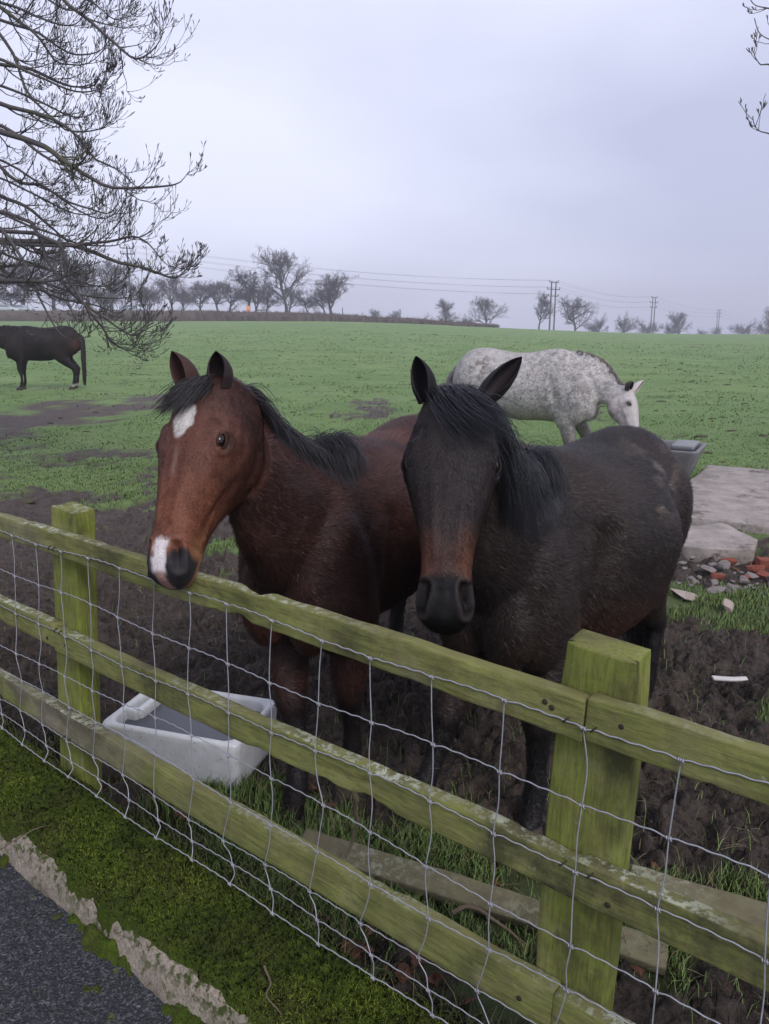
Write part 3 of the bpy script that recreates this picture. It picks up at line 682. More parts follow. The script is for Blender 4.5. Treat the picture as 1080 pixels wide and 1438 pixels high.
        nr = seg_d2(hl, (.490, sd*.049, -.030), (.535, sd*.046, -.062)); D += -.030*gauss(nr, .0145)+.007*np.exp(-((np.sqrt(nr)-.021)/.007)**2)-.004*gauss(seg_d2(hl, (.50, sd*.012, -.03), (.57, sd*.006, -.09)), .008)
        D += .006*gauss(seg_d2(hl, (.30, sd*.055, -.13), (.43, sd*.045, -.125)), .012)
    V = V+N*(D*hs*inh)[:, None]
    bl = np.stack([((V-O)@f)/s, ((V-O)@l)/s, V[:, 2]/s-O[2]/s], -1)
    # muscles and folds on the body
    D = np.zeros(len(V)); nb = 1-inh
    for sd in (-1, 1):
        D += -.012*gauss(seg_d2(bl, (.10, sd*.24, 1.12), (.36, sd*.17, .86)), .05)*.6
        D += -.022*gauss(seg_d2(bl, (.0, sd*.26, 1.05), (.06, sd*.26, .76)), .045)
        D += -.024*gauss(seg_d2(bl, (-.60, sd*.31, 1.12), (-.50, sd*.31, .80)), .045)
        D += .010*gauss(seg_d2(bl, (-.55, sd*.23, 1.20), (-.60, sd*.22, 1.16)), .05)
        D += -.010*gauss(seg_d2(bl, (-.95, sd*.2, 1.0), (-.90, sd*.22, .75)), .04)
        D += -.012*gauss(seg_d2(bl, (.40, sd*.02, .95), (.40, sd*.02, .7)), .025)
    D += (fbm(V*9, 3, 201)-.5)*.006
    V = V+N*(D*s*nb)[:, None]; V = lap(V, E_, 1, .4); N = vnormals(V, Q); hl = ((V-poll)@HM.T)/hs
    bl = np.stack([((V-O)@f)/s, ((V-O)@l)/s, V[:, 2]/s-O[2]/s], -1)
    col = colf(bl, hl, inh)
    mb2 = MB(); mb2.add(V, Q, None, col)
    # ears: cupped cones of the same mesh
    for sd, tip, opn, ec, ic in ears:
        b0 = Hd(.005, sd*eary, -.035); ax = tip-b0; L = np.linalg.norm(ax); ax = ax/L; op = nz(opn-ax*(opn@ax)); sdv = np.cross(ax, op)
        uu = np.linspace(0, 1, 18); wd = np.interp(uu, [0, .12, .3, .5, .7, .85, .95, 1], [.030, .034, .040, .039, .031, .020, .009, .002])*hs*earw; ph = np.radians(np.linspace(-148, 148, 21)); ph2 = ph*1
        for inner in (0, 1):
            R = []
            for k, u in enumerate(uu):
                w = wd[k]*(1-.16*inner); op_a = np.interp(u, [0, .25, .6, 1], [1.12, 1., .86, .7])
                R.append(b0+ax*(u*L)-op*(.006*math.sin(u*3.1)+.0*u)+(-op*np.cos(ph2*op_a)[:, None]*1.0+sdv*np.sin(ph2*op_a)[:, None]*.92)*w+op*w*.0)
            Ve, Qe, _ = loft(R, cap=False); Qe = Qe.reshape(17, 21, 4)[:, :-1].reshape(-1, 4)
            if inner: Qe = Qe[:, ::-1]
            mb2.add(Ve, Qe, None, ic if inner else ec)
            if inner == 0: outer = R
            else:
                edge = []
                for j in (0, 20): edge.append(np.stack([[outer[k][j], R[k][j]] for k in range(18)]))
                for e_ in edge:
                    idx = np.arange(36).reshape(18, 2); q = np.stack([idx[:-1, 0], idx[:-1, 1], idx[1:, 1], idx[1:, 0]], -1); mb2.add(e_.reshape(-1, 3), q, None, ec)
    VV, FF, CC = mb2.data()
    body = obj('body', mesh('body', VV-O, FF, M_SKIN, CC), root)
    # eyes
    if eyes:
        for sd in (-1, 1):
            e = Hd(.182, sd*(.0765 if hwid > 1.18 else .0785)*hwid, -.035); V_, Q_, T_ = ellipsoid(e, V3(.0245, .0245, .0245)*hs, HM, 20, 14); eo = obj('eye', mesh('eye', V_-O, [Q_, T_], M_EYE), root)
            en = nz(HM.T@V3(.2, sd*.88, .38)); ux = nz(HM.T@V3(.93, -sd*.2, -.30)); ux = nz(ux-en*(ux@en)); uy = np.cross(en, ux)
            aa = np.linspace(0, 2*np.pi, 30); bb = MB()
            for rr, th_, off in ((1.0, .0038, .0012),):
                up = np.sign(uy@hz)
                yy = np.sin(aa)*np.where(np.sin(aa)*up > 0, .0138, .0112)*rr; xx = np.cos(aa)*(.0245+.005*(rr > 1.1))
                dz = np.sqrt(np.maximum(.026**2-np.minimum(xx**2+yy**2, .0255**2)*.95, 1e-6))+off
                bb.add(*tube1(e+(ux*xx[:, None]+uy*yy[:, None]+en*dz[:, None])*hs, th_*hs, 7))
            Vl, Fl, _ = bb.data(); hll = ((Vl-poll)@HM.T)/hs
            obj('eyelid', mesh('eyelid', Vl-O, Fl, M_SKIN, colf(((Vl-O)@np.array([f, l, zz]).T)/s, hll, np.ones(len(Vl), bool))*.4), eo)
    # hooves
    mh = solid('muddy_hoof', (.045, .035, .028), .8, .3, .4, 40, .5)
    for key, j in hoofs:
        p = B(*j); R = [];
        for k, (r_, h_, fx) in enumerate(((.060, -.03, .012), (.060, 0, .012), (.056, .02, .008), (.050, .045, 0), (.044, .062, -.004))):
            R.append(V3(p[0], p[1], O[2]+h_*s)+f*(np.cos(th)*r_*1.12+fx)[:, None]*s+l*(np.sin(th)*r_)[:, None]*s)
        V_, Q_, T_ = loft(R); obj('hoof', mesh('hoof', V_-O, [Q_, T_], mh), root)
    bvh = BVHTree.FromPolygons([tuple(v) for v in V], [tuple(q) for q in Q.tolist()])
    # coat hair
    if nfur:
        tri = np.concatenate([Q[:, [0, 1, 2]], Q[:, [0, 2, 3]]]); a, b, c = V[tri[:, 0]], V[tri[:, 1]], V[tri[:, 2]]
        ar = np.linalg.norm(np.cross(b-a, c-a), axis=1); ctr = (a+b+c)/3; nn = nz(N[tri[:, 0]]+N[tri[:, 1]]+N[tri[:, 2]])
        ar = ar*(((CAM-ctr)*nn).sum(1)/np.linalg.norm(CAM-ctr, axis=1) > -.30)*(1+2.2*inh[tri[:, 0]])
        pick = rs.choice(len(tri), nfur, p=ar/ar.sum()); r1 = np.sqrt(rs.rand(nfur, 1)); r2 = rs.rand(nfur, 1)
        w0, w1, w2 = 1-r1, r1*(1-r2), r1*r2; T3 = tri[pick]
        p = V[T3[:, 0]]*w0+V[T3[:, 1]]*w1+V[T3[:, 2]]*w2; n = nz(N[T3[:, 0]]*w0+N[T3[:, 1]]*w1+N[T3[:, 2]]*w2); cc = col[T3[:, 0]]*w0+col[T3[:, 1]]*w1+col[T3[:, 2]]*w2
        ph_ = ((p-poll)@HM.T)/hs; ih = inh[T3[:, 0]]; pb = np.stack([((p-O)@f)/s, ((p-O)@l)/s, (p[:, 2]-O[2])/s], -1)
        flow = -f*.9-zz*.55+0*p; flow = flow+(fbm(p*7, 2, 301)-.5)[:, None]*(-zz*1.6)+(fbm(p*6, 2, 303)-.5)[:, None]*l*1.6
        dn = np.min(((p[:, None, ::1]-path[None, ::3])**2).sum(-1), 1) if nfur < 1 else None
        hf = hx*1.-hz*.1+hy*np.sign(ph_[:, 1:2])*.25
        flow = np.where(ih[:, None], hf+0*p, flow)
        flow = flow+rs.randn(nfur, 3)*.22; d = nz(flow-n*(flow*n).sum(1, keepdims=True))
        lift = np.where(ih, .16, .30)*(1+.5*rs.randn(nfur)); d = nz(d+n*np.clip(lift, .05, .7)[:, None])
        clump = (.6+.8*vnoise(p*45, 305))
        L = furlen*s*clump*np.where(ih, .42+.35*sm(-.12, -.2, ph_[:, 2])*(ph_[:, 0] < .3), 1.)*(.6+.6*rs.rand(nfur)); L = np.where(ih & (ph_[:, 0] > .47), L*.25, L); L = np.where((pb[:, 2] < .4) & ~ih, L*.7, L)
        sd = nz(np.cross(d, n)); wd = (.0013+.0010*rs.rand(nfur))*np.where(ih, .7, 1.)*max(1, vox/.0075)
        tipc = cc*np.where(ih[:, None], .8+.4*rs.rand(nfur, 1), .45+1.3*rs.rand(nfur, 1)**1.5)
        gy = (rs.rand(nfur) < .04) & ~ih; tipc[gy] = tipc[gy]*2.2+.015
        vf = np.stack([p-n*.001-sd*wd[:, None], p-n*.001+sd*wd[:, None], p+d*L[:, None]], 1).reshape(-1, 3)
        i = np.arange(nfur*3).reshape(-1, 3); g = np.cross(vf[1::3]-vf[0::3], vf[2::3]-vf[0::3]); fl = (g*n).sum(1) < 0; i[fl] = i[fl][:, ::-1]
        nr = nz(n+.28*rs.randn(nfur, 3)*.8+d*.25); c3 = np.stack([cc*.8, cc*.8, tipc], 1).reshape(-1, 3)
        obj('coat', mesh('coat', vf-O, i, M_FUR, c3, True, np.repeat(nr, 3, 0)), root)
    # mane, forelock, tail
    def strands(starts, dirs, lens, stiff, colr, off=.006, K=9, wid=.0016, pull=V3(0, 0, -1), use=True, wob=.25):
        n = len(starts); pts = np.zeros((n, K, 3)); rr = np.zeros((n, K))
        for i in range(n):
            p = Vector(starts[i]); d = Vector(dirs[i]).normalized(); st = lens[i]/(K-1); pts[i, 0] = p; pv = Vector(pull[i] if np.ndim(pull) == 2 else pull)
            for k in range(1, K):
                g = 1-stiff[i]; d = (d*(1-g)+pv*g+Vector(rs.randn(3)*wob*.12)).normalized(); q = p+d*st
                if use:
                    loc, nr, _, _ = bvh.find_nearest(q)
                    dist = (q-loc).dot(nr)
                    if dist < off: q = loc+nr*off; d = (q-p).normalized()
                p = q; pts[i, k] = p
        t_ = np.linspace(0, 1, K); rr[:] = wid*(1-.85*t_**2.2)[None]*(.6+.8*rs.rand(n, 1))
        V_, Q_ = tubes(pts, rr, 3); c_ = np.repeat(np.asarray(colr)*(.45+1.1*rs.rand(n, 1)), K*3, 0)
        return V_, Q_, c_
    if mane:
        nm_ = mane['n']; tt_ = rs.rand(nm_)**.9*(mane.get('t1', .98)-mane.get('t0', .12))+mane.get('t0', .12)
        cl = rs.rand(60)*(mane.get('t1', .98)-mane.get('t0', .12))+mane.get('t0', .12); ci = np.abs(tt_[:, None]-cl[None]).argmin(1); tt_ = tt_*.55+cl[ci]*.45
        xi = tt_*21; i0 = np.clip(xi.astype(int), 0, 20); fr = (xi-i0)[:, None]
        cp = crest[i0]*(1-fr)+crest[i0+1]*fr; up = nz(ups[i0]); lt = lat[i0]
        side = np.where(rs.rand(nm_) < mane.get('side_p', 1.), mane['side'], -mane['side'])[:, None]
        jit = rs.randn(nm_, 1)*.014*s
        st = cp-up*.012*s+lt*jit
        LL = np.interp(tt_, mane['lt'], mane['ll'])*s*(.65+.45*rs.rand(nm_)+.25*vnoise(ci[:, None]*V3(1.7, 0, 0), 7)); up_amt = np.interp(tt_, [.15, .45], [.25, 1.])[:, None]*mane.get('up', .6)*(.4+.9*rs.rand(nm_, 1))
        d0 = up*up_amt+lt*side*.7+rs.randn(nm_, 3)*.16+mane.get('fwd', 0)*f
        V_, Q_, c_ = strands(st, d0, LL, np.full(nm_, mane.get('stiff', .72))-.1*rs.rand(nm_), mane['col'], wid=mane.get('wid', .0016), pull=nz(V3(*mane.get('pull', (0, 0, -1)))))
        obj('mane', mesh('mane', V_-O, Q_, M_MANE, c_), root)
        nf = mane.get('nfl', 0)
        if nf:
            sy = rs.randn(nf)*.024; sx = -.02+rs.rand(nf)*.06; st = Hd(sx, sy, .006+0*sx); tgt = mane['fl_dir']
            d0 = nz(hz*.75+hx*.5+hy*0)*1.+rs.randn(nf, 3)*.25
            pl = nz(Hd(.2, np.array(tgt)[0]+sy*2.2+rs.randn(nf)*.012, .02+0*sy)-st)
            V_, Q_, c_ = strands(st, d0, mane['fll']*s*(.45+.75*rs.rand(nf)), np.full(nf, .66), mane['col'], wid=mane.get('wid', .0016), pull=pl)
            obj('forelock', mesh('forelock', V_-O, Q_, M_MANE, c_), root)
    if tail:
        n = tail['n']; st = B(-1.045, 0, 1.10)+rs.randn(n, 3)*.02*s; a = rs.rand(n)
        d0 = -f*(.9)+zz*.1+rs.randn(n, 3)*.12+l*rs.randn(n, 1)*.1
        K = 12; V_, Q_, c_ = strands(st, d0, tail['len']*s*(.55+.5*rs.rand(n)), np.full(n, tail.get('stiff', .55)), tail['col'], K=K, wid=tail.get('wid', .002), pull=nz(V3(0, 0, -1)+f*.03), off=.012)
        obj('tail', mesh('tail', V_-O, Q_, M_MANE, c_), root)
    return root

def mixc(a, b, w): return a*(1-w[:, None])+np.asarray(b, float)*w[:, None]
def col_brown(bl, hl, inh):
    n = fbm(bl*5, 3, 401); n2 = fbm(bl*V3(22, 22, 22), 3, 402)
    c = V3(.060, .025, .018)+0*bl; c = mixc(c, (.105, .036, .022), sm(-.0, -.6, bl[:, 0])*.9); c = mixc(c, (.030, .0135, .011), sm(.45, .65, n)*.7)
    c = mixc(c, (.085, .030, .02), sm(.84, .70, bl[:, 2])*sm(.28, .40, bl[:, 0])*.55)
    c = mixc(c, (.014, .010, .010), sm(.50, .34, bl[:, 2]))
    x, y, z = hl[:, 0], hl[:, 1], hl[:, 2]
    h = V3(.135, .054, .036)+0*bl
    h = mixc(h, (.070, .030, .023), sm(.19, .03, x)); h = mixc(h, (.085, .034, .024), sm(-.06, -.18, z)*sm(.34, .08, x)*.85); h = mixc(h, (.20, .072, .038), sm(.24, .38, x)*.7)
    h = mixc(h, (.26, .125, .06), sm(.40, .47, x)*sm(-.05, -.11, z)); h = mixc(h, h*.7, sm(.5, .7, n2)*.5)
    w = sm(.500, .525, x+.02*(n2-.5)+.012*sm(.03, .055, np.abs(y))); h = mixc(h, (.028, .024, .026), w*sm(-.125, -.11, z)+w*.7*sm(-.13, -.14, z))
    nr = np.sqrt(seg_d2(np.stack([x, np.abs(y), z], -1), (.512, .050, -.052), (.545, .040, -.088))); h = mixc(h, (.022, .020, .022), sm(.034, .02, nr))
    st = np.sqrt(((x-.138)/.048)**2+((y+.002)/(.033*(1-.35*sm(.13, .18, x))))**2)+(n2-.5)*1.3; h = mixc(h, (.62, .58, .53), sm(1.12, .85, st)*sm(-.05, -.02, z))
    h = mixc(h, (.38, .23, .18), sm(.013, .004, np.abs(y))*sm(.2, .24, x)*sm(.31, .28, x)*.35*(z > -.05))
    sn = sm(.462, .478, x+(n2-.5)*.03)*sm(.565, .548, x)*sm(.029, .018, np.abs(y-.002)+(n2-.5)*.03)*sm(-.09, -.07, z); h = mixc(h, (.68, .62, .60), sn)
    h = mixc(h, (.42, .25, .20), sm(.545, .565, x)*sm(.02, .01, np.abs(y))*sm(-.12, -.10, z)*.8)
    h = mixc(h, (.36, .20, .15), sm(.50, .53, x)*sm(-.122, -.132, z)*sm(-.165, -.15, z)*.8)
    e = np.sqrt(seg_d2(np.stack([x, np.abs(y), z], -1), (.165, .09, -.047), (.18, .09, -.05))); h = mixc(h, (.02, .013, .012), sm(.044, .018, e)*.85)
    w = sm(.0, .07, x+np.minimum(z, 0)*.32)*inh; return c*(1-w[:, None])+h*w[:, None]
def col_dark(bl, hl, inh):
    n = fbm(bl*4, 3, 411); n2 = fbm(bl*V3(16, 16, 16), 3, 412); n3 = fbm(np.stack([bl[:, 0]*9, bl[:, 1]*9, bl[:, 2]*24], -1), 3, 413)
    c = V3(.027, .020, .0185)+0*bl; c = mixc(c, (.042, .030, .025), sm(.42, .65, n)*.8)
    c = mixc(c, (.075, .036, .023), sm(.86, .66, bl[:, 2])*sm(-.62, -.3, bl[:, 0])*sm(.22, -.02, bl[:, 0])*.85); c = mixc(c, (.07, .033, .022), gauss((bl[:, 0]+.62)**2+(bl[:, 2]-.85)**2*.4, .12)*.7)
    c = mixc(c, (.055, .03, .022), sm(.82, .66, bl[:, 2])*sm(.25, .35, bl[:, 0])*.6)
    w = gauss((bl[:, 0]+.62)**2+((bl[:, 2]-1.18)*1.6)**2, .15)+.8*gauss((bl[:, 0]+.30)**2+((bl[:, 2]-1.10)*1.6)**2, .09)+.7*gauss((bl[:, 0]-.03)**2+((bl[:, 2]-1.17)*1.6)**2, .05)
    c = mixc(c, (.21, .165, .125), w*sm(.57, .70, n3)*.6)
    c = mixc(c, (.013, .011, .011), sm(.5, .36, bl[:, 2]))
    x, y, z = hl[:, 0], hl[:, 1], hl[:, 2]
    h = V3(.029, .0225, .0225)+0*bl; h = mixc(h, (.033, .022, .02), sm(.45, .6, n2)*.7)
    h = mixc(h, (.115, .047, .028), sm(.31, .42, x)*(.35+.65*sm(.012, .045, np.abs(y)))); h = mixc(h, (.055, .032, .026), sm(.22, .3, x)*sm(.38, .3, x)*sm(-.06, -.09, z)*.8)
    h = mixc(h, (.005, .0045, .005), sm(.452, .472, x+.012*(n2-.5)))
    nr = np.sqrt(seg_d2(np.stack([x, np.abs(y), z], -1), (.490, .049, -.030), (.535, .046, -.062))); h = mixc(h, (.045, .034, .030), np.exp(-((nr-.022)/.005)**2)*.6); h = mixc(h, (.002, .002, .002), sm(.015, .009, nr))
    h = mixc(h, (.10, .085, .06), gauss((x-.255)**2+(z+.10)**2+(y-.085)**2, .025)*.7)
    h = mixc(h, (.008, .007, .007), gauss((x-.155)**2+y**2, .012)*.7)
    w = sm(.0, .07, x+np.minimum(z, 0)*.32)*inh; return c*(1-w[:, None])+h*w[:, None]
def col_grey(bl, hl, inh):
    n = fbm(bl*22, 4, 421, .7); n2 = fbm(bl*3, 3, 422); n3 = fbm(bl*40, 3, 423)
    c = V3(.56, .53, .50)+0*bl; k = sm(-.5, .0, bl[:, 0])*sm(1.0, .5, bl[:, 0]); c = mixc(c, (.20, .185, .185), sm(.38, .74, n)*(.12+.5*k)); c = mixc(c, (.3, .27, .25), sm(.5, .7, n3)*.5)
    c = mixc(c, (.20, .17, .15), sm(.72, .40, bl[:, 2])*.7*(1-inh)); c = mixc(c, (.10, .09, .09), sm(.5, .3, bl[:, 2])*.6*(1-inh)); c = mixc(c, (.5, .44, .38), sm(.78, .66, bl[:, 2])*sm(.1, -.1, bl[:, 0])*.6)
    c = mixc(c, (.2, .16, .13), gauss((bl[:, 0]+.72)**2+(bl[:, 2]-1.15)**2, .10)*sm(.45, .6, n))
    x, y, z = hl[:, 0], hl[:, 1], hl[:, 2]; h = V3(.52, .48, .46)+0*bl; h = mixc(h, (.16, .13, .13), sm(.15, .45, x)*sm(.0, -.06, z)*.15); h = mixc(h, (.06, .05, .05), sm(.47, .53, x)); h = mixc(h, (.22, .17, .16), sm(.4, .6, n)*sm(-.05, -.1, z)*.55)
    h = mixc(h, (.03, .025, .025), gauss((x-.172)**2+(z+.047)**2, .024)); w = sm(-.03, .09, x)*inh
    return c*(1-w[:, None])+h*w[:, None]
def col_black(bl, hl, inh):
    n = fbm(bl*4, 3, 431); c = V3(.013, .011, .0115)+0*bl; c = mixc(c, (.022, .016, .015), sm(.45, .6, n))
    c = mixc(c, (.085, .033, .02), gauss((bl[:, 0]+1.0)**2+((bl[:, 2]-.92)*.5)**2, .075)*.8)
    c = mixc(c, (.4, .36, .32), sm(.13, .09, bl[:, 2])*sm(-.5, -.6, bl[:, 0])); return c

if 'horseA' not in SKIP:
    make_horse('brown', 'bay brown horse with a white star and snip resting its chin on the top rail', (-.185, 2.74), (-.42, -.91), 1.0,
        P(281, 537, 2.20), P(204, 804, 1.965), V3(-.46, -.86, .4),
        [(1, P(303, 493, 2.18), V3(-.15, -1., -.1), (.022, .014, .013), (.016, .011, .011)), (-1, P(241, 493, 2.20), V3(-.5, -1, 0), (.05, .025, .02), (.085, .045, .04))],
        dict(rf=G(408, 1150)[:2], lf=G(490, 1095)[:2]), .0056, col_brown, 260000, .020,
        dict(n=4600, side=1, side_p=.97, lt=[.1, .4, .7, 1.], ll=[.16, .17, .14, .14], up=.95, stiff=.74, col=(.020, .017, .020), nfl=700, fl_dir=(-.11,), fll=.115, wid=.0011),
        dict(n=500, len=.9, col=(.012, .01, .01)), hwid=1.2, hdep=1.15)
if 'horseB' not in SKIP:
    make_horse('dark', 'dark brown almost black horse with rusty muzzle facing the camera', (.54, 2.58), (-.62, -.78), .975,
        P(637, 552, 1.95), P(621, 872, 1.73), V3(-.13, -.85, .5),
        [(1, P(733, 501, 1.98), V3(-.1, -1., .15), (.010, .009, .010), (.022, .016, .017)), (-1, P(584, 500, 1.97), V3(-.45, -1, .1), (.009, .008, .009), (.012, .010, .012))],
        dict(rf=G(570, 1165)[:2], lf=G(742, 1165)[:2]), .0056, col_dark, 330000, .024,
        dict(n=4200, side=1, lt=[.1, .4, .7, 1.], ll=[.15, .25, .32, .32], t1=1.0, up=.2, stiff=.70, col=(.011, .0115, .016), nfl=620, fl_dir=(.19,), fll=.18, wid=.0011),
        dict(n=1300, len=1.08, col=(.016, .012, .012), wid=.004), belly=1.22, neckw=1.15, hwid=1.17, earw=.86, eary=.066)
if 'horseC' not in SKIP:
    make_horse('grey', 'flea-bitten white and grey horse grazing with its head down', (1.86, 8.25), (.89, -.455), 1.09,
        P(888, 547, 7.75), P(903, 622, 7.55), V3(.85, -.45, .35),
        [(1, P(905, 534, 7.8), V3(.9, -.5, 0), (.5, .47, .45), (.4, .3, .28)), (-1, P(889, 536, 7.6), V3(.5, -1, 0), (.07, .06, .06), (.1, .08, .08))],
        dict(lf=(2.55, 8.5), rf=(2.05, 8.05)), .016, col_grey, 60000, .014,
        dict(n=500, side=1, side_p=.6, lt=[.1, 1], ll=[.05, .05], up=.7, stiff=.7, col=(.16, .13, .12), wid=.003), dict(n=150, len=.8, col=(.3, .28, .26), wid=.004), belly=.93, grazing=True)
if 'horseD' not in SKIP:
    zc = 20.
    c0 = P(35, 462, zc)
    make_horse('black', 'black horse with white hind pasterns standing under the bare branches on the left', (c0[0]+.02, c0[1]), (-.985, -.17), 1.27,
        P(-46, 452, zc), P(-72, 478, zc-.2), V3(-.8, -.2, .6),
        [(1, P(-48, 445, zc), V3(-1, -.3, 0), (.012, .01, .01), (.02, .015, .015)), (-1, P(-46, 445, zc), V3(-1, -.3, 0), (.012, .01, .01), (.02, .015, .015))],
        {}, .03, col_black, 12000, .014,
        dict(n=200, side=1, lt=[.1, 1], ll=[.2, .2], col=(.01, .009, .01), wid=.006), dict(n=420, len=.98, col=(.022, .014, .013), wid=.02, stiff=.2), belly=.98)
#@@REST
# ------------------------------------------------------------------ sink, trough, slab, rubble
def rrect(w, d, r, z, n=7):
    pts = []
    for cx, cy, a0 in ((w/2-r, d/2-r, 0), (-w/2+r, d/2-r, 90), (-w/2+r, -d/2+r, 180), (w/2-r, -d/2+r, 270)):
        for k in range(n): a = math.radians(a0+90*k/(n-1)); pts.append((cx+r*math.cos(a), cy+r*math.sin(a), z))
    return np.array(pts)
def basin(w, d, h, wall, taper, rin=.045, rout=.035, floor=.04, rimr=.01):
    R = []
    def ring(inset, z, r): tp = taper*(1-z/h); R.append(rrect(w-2*inset-tp, d-2*inset-tp, max(.004, r), z))
    ring(.02, 0, rout*.7); ring(0, .012, rout)
    for z in np.linspace(.03, h-rimr, 8): ring(0, z, rout)
    for a in (30, 60, 90, 120, 150): ring(rimr*(1-math.cos(math.radians(a)))*(wall/rimr/2), h-rimr+rimr*math.sin(math.radians(a)), rout+(rin-rout)*a/180)
    for z in np.linspace(h-rimr, floor+.02, 7): ring(wall, z, rin)
    ring(wall+.01, floor+.006, rin); ring(wall+.03, floor, rin)
    return np.array(R)
def local(V, o, ax, tilt=0.):
    x = nz(V3(ax[0], ax[1], 0)); y = V3(-x[1], x[0], 0); return V[..., 0:1]*x+V[..., 1:2]*y+V[..., 2:3]*V3(0, 0, 1)
if 'small' not in SKIP:
    m = Mat('white_glazed_ceramic', .28, .5); n = m.noise(18, 6, .7); n2 = m.noise(60, 5, .7)
    c = m.mix(m.ramp(n, .35, .8), (.66, .67, .68), (.50, .50, .49)); c = m.mix(m.math('MULTIPLY', m.ramp(n2, .6, .7), .65), c, (.13, .11, .08)); c = m.mix(m.math('MULTIPLY', m.ramp(m.noise(7, 5, .7, seed=4), .6, .72), .45), c, (.20, .19, .11))
    m.setc(c); m.bump(n2, .15, .003); MC = m.m
    ax = nz(V3(.956, -.293, 0)); pa = V3(.293, .956, 0); cen = V3(-1.087, 2.61, 0)+ax*.29+pa*.18; cen[2] = -.01
    root = empty('sink_trough', cen, 'old white ceramic sink used as a water trough, full of dark water', 'sink')
    R = basin(.585, .37, .205, .033, .03, .05, .03, .05, .013); R = local(R, None, ax); R = R+(fbm(R*30, 3, 3)-.5)[..., None]*.003
    V, Q, T = loft(R); obj('basin', mesh('basin', V, [Q, T], MC), root)
    b = MB()   # overflow weir at the short left end
    V, Q, T = loft(np.array([rrect(.03, .14, .014, z) for z in (.06, .17, .19)]+[rrect(.02, .12, .01, .197)])); b.add(local(V+V3(-.215, .03, 0), None, ax), Q, T)
    for sy in (-.045, .105): V, Q, T = loft(np.array([rrect(.055, .028, .012, z) for z in (.08, .185, .197)]+[rrect(.045, .018, .008, .203)])); b.add(local(V+V3(-.24, sy, 0), None, ax), Q, T)
    obj('overflow', b.mesh('overflow', MC), root)
    mw = Mat('still_dark_water', .03, .5); mw.setc((.085, .088, .105)); mw.b.inputs['Roughness'].default_value = .16; mw.b.inputs['Specular IOR Level'].default_value = .25; mw.bump(mw.noise(3, 2, .3), .004, .004)
    W = rrect(.515, .30, .045, .158); Vw = np.concatenate([W, [[0, 0, .158]]]); k = len(W); j = np.arange(k)
    obj('water', mesh('water', local(Vw, None, ax), [np.stack([j, (j+1) % k, np.full(k, k)], -1)], mw.m), root)
    # trough
    mt = solid('grey_plastic', (.15, .145, .15), .55, .4, .25, 12, .2)
    fr, br = V3(3.38, 8.05, 0), V3(3.80, 8.80, 0); pa = nz(br-fr); ax = V3(-pa[1], pa[0], 0)*1.; cen = (fr+br)/2+ax*.70; cen[2] = terr(cen[0], cen[1])+.0
    root = empty('water_trough', cen, 'grey plastic livestock trough behind the dark horse beside the concrete slab', 'trough')
    R = basin(1.40, .84, .36, .05, .26, .07, .08, .06, .02); R2 = local(R, None, ax); V, Q, T = loft(R2); obj('basin', mesh('basin', V, [Q, T], mt), root)
    V, Q, T = loft(np.array([rrect(.24, .5, .02, z) for z in (.33, .375, .385)]+[rrect(.22, .48, .02, .392)])); V = local(V+V3(-.50, -.05, 0), None, ax); obj('valve_cover', mesh('valve_cover', V, [Q, T], solid('faded_cover', (.22, .22, .23), .6)), root)
    V = local(rrect(1.2, .66, .06, .26), None, ax); k = len(V); obj('water', mesh('water', np.concatenate([V, [V.mean(0)]]), [np.stack([np.arange(k), (np.arange(k)+1) % k, np.full(k, k)], -1)], mw.m), root)
    # concrete slab pieces
    mc = Mat('pale_concrete', .9, .2); n = mc.noise(6, 7, .7); nf = mc.noise(70, 5, .7)
    c = mc.mix(mc.ramp(n, .3, .7), (.40, .35, .32), (.20, .175, .155)); c = mc.mix(mc.math('MULTIPLY', mc.ramp(nf, .55, .7), .5), c, (.14, .12, .10)); c = mc.mix(mc.math('MULTIPLY', mc.ramp(mc.noise(3.5, 7, .8, seed=3), .54, .64), .85), c, (.075, .06, .045))
    mc.setc(c); mc.bump(mc.math('ADD', nf, n), .5, .01); MCON = mc.m
    def slab(name, poly, z0, z1, label, cat, seed, tilt=(0, 0), rag=.03, step=.05):
        poly = np.array(poly, float); pts = []
        for i in range(len(poly)):
            a, b_ = poly[i], poly[(i+1) % len(poly)]; k = max(2, int(np.linalg.norm(b_-a)/step)); pts += [a+(b_-a)*j/k for j in range(k)]
        pts = np.array(pts); c0 = pts.mean(0); pts = pts+(fbm(pts*3.1, 4, seed)-.5)[:, None]*nz(pts-c0)*rag*4
        R = []
        for f_, z in ((.985, z0), (1, z0+.01), (1.0, z1-.012), (.995, z1-.004), (.988, z1), (.9, z1), (.7, z1), (.4, z1), (.1, z1)):
            q = c0+(pts-c0)*f_; R.append(np.concatenate([q, (z+(q-c0)@np.array(tilt)+(fbm(q*4, 3, seed+1)-.5)*.02)[:, None]], 1))
        R = np.array(R); R[:, :, 2] += np.array([float(terr(c0[0], c0[1]))]); V, Q, T = loft(R); thing_mesh(name, (V, Q, T), MCON, label, cat)
    e1 = nz(V3(.85, -.5, 0))[:2]; g1 = nz(V3(.5, .85, 0))[:2]; o_ = V3(2.4, 6.46, 0)[:2]
    slab('concrete_slab', [o_, o_+e1*4.6, o_+e1*4.6+g1*2.87, o_+g1*2.87], -.12, .075, 'large pale concrete slab set in the grass by the grey trough', 'concrete slab', 5, rag=.02)
    slab('broken_concrete_slab', [G(940, 752)[:2], G(1012, 749)[:2], G(1063, 771)[:2], G(1056, 783)[:2], G(1020, 781)[:2], G(960, 778)[:2]], -.05, .075, 'broken concrete piece lying on rubble in front of the large slab', 'concrete slab', 9, (.02, .03))
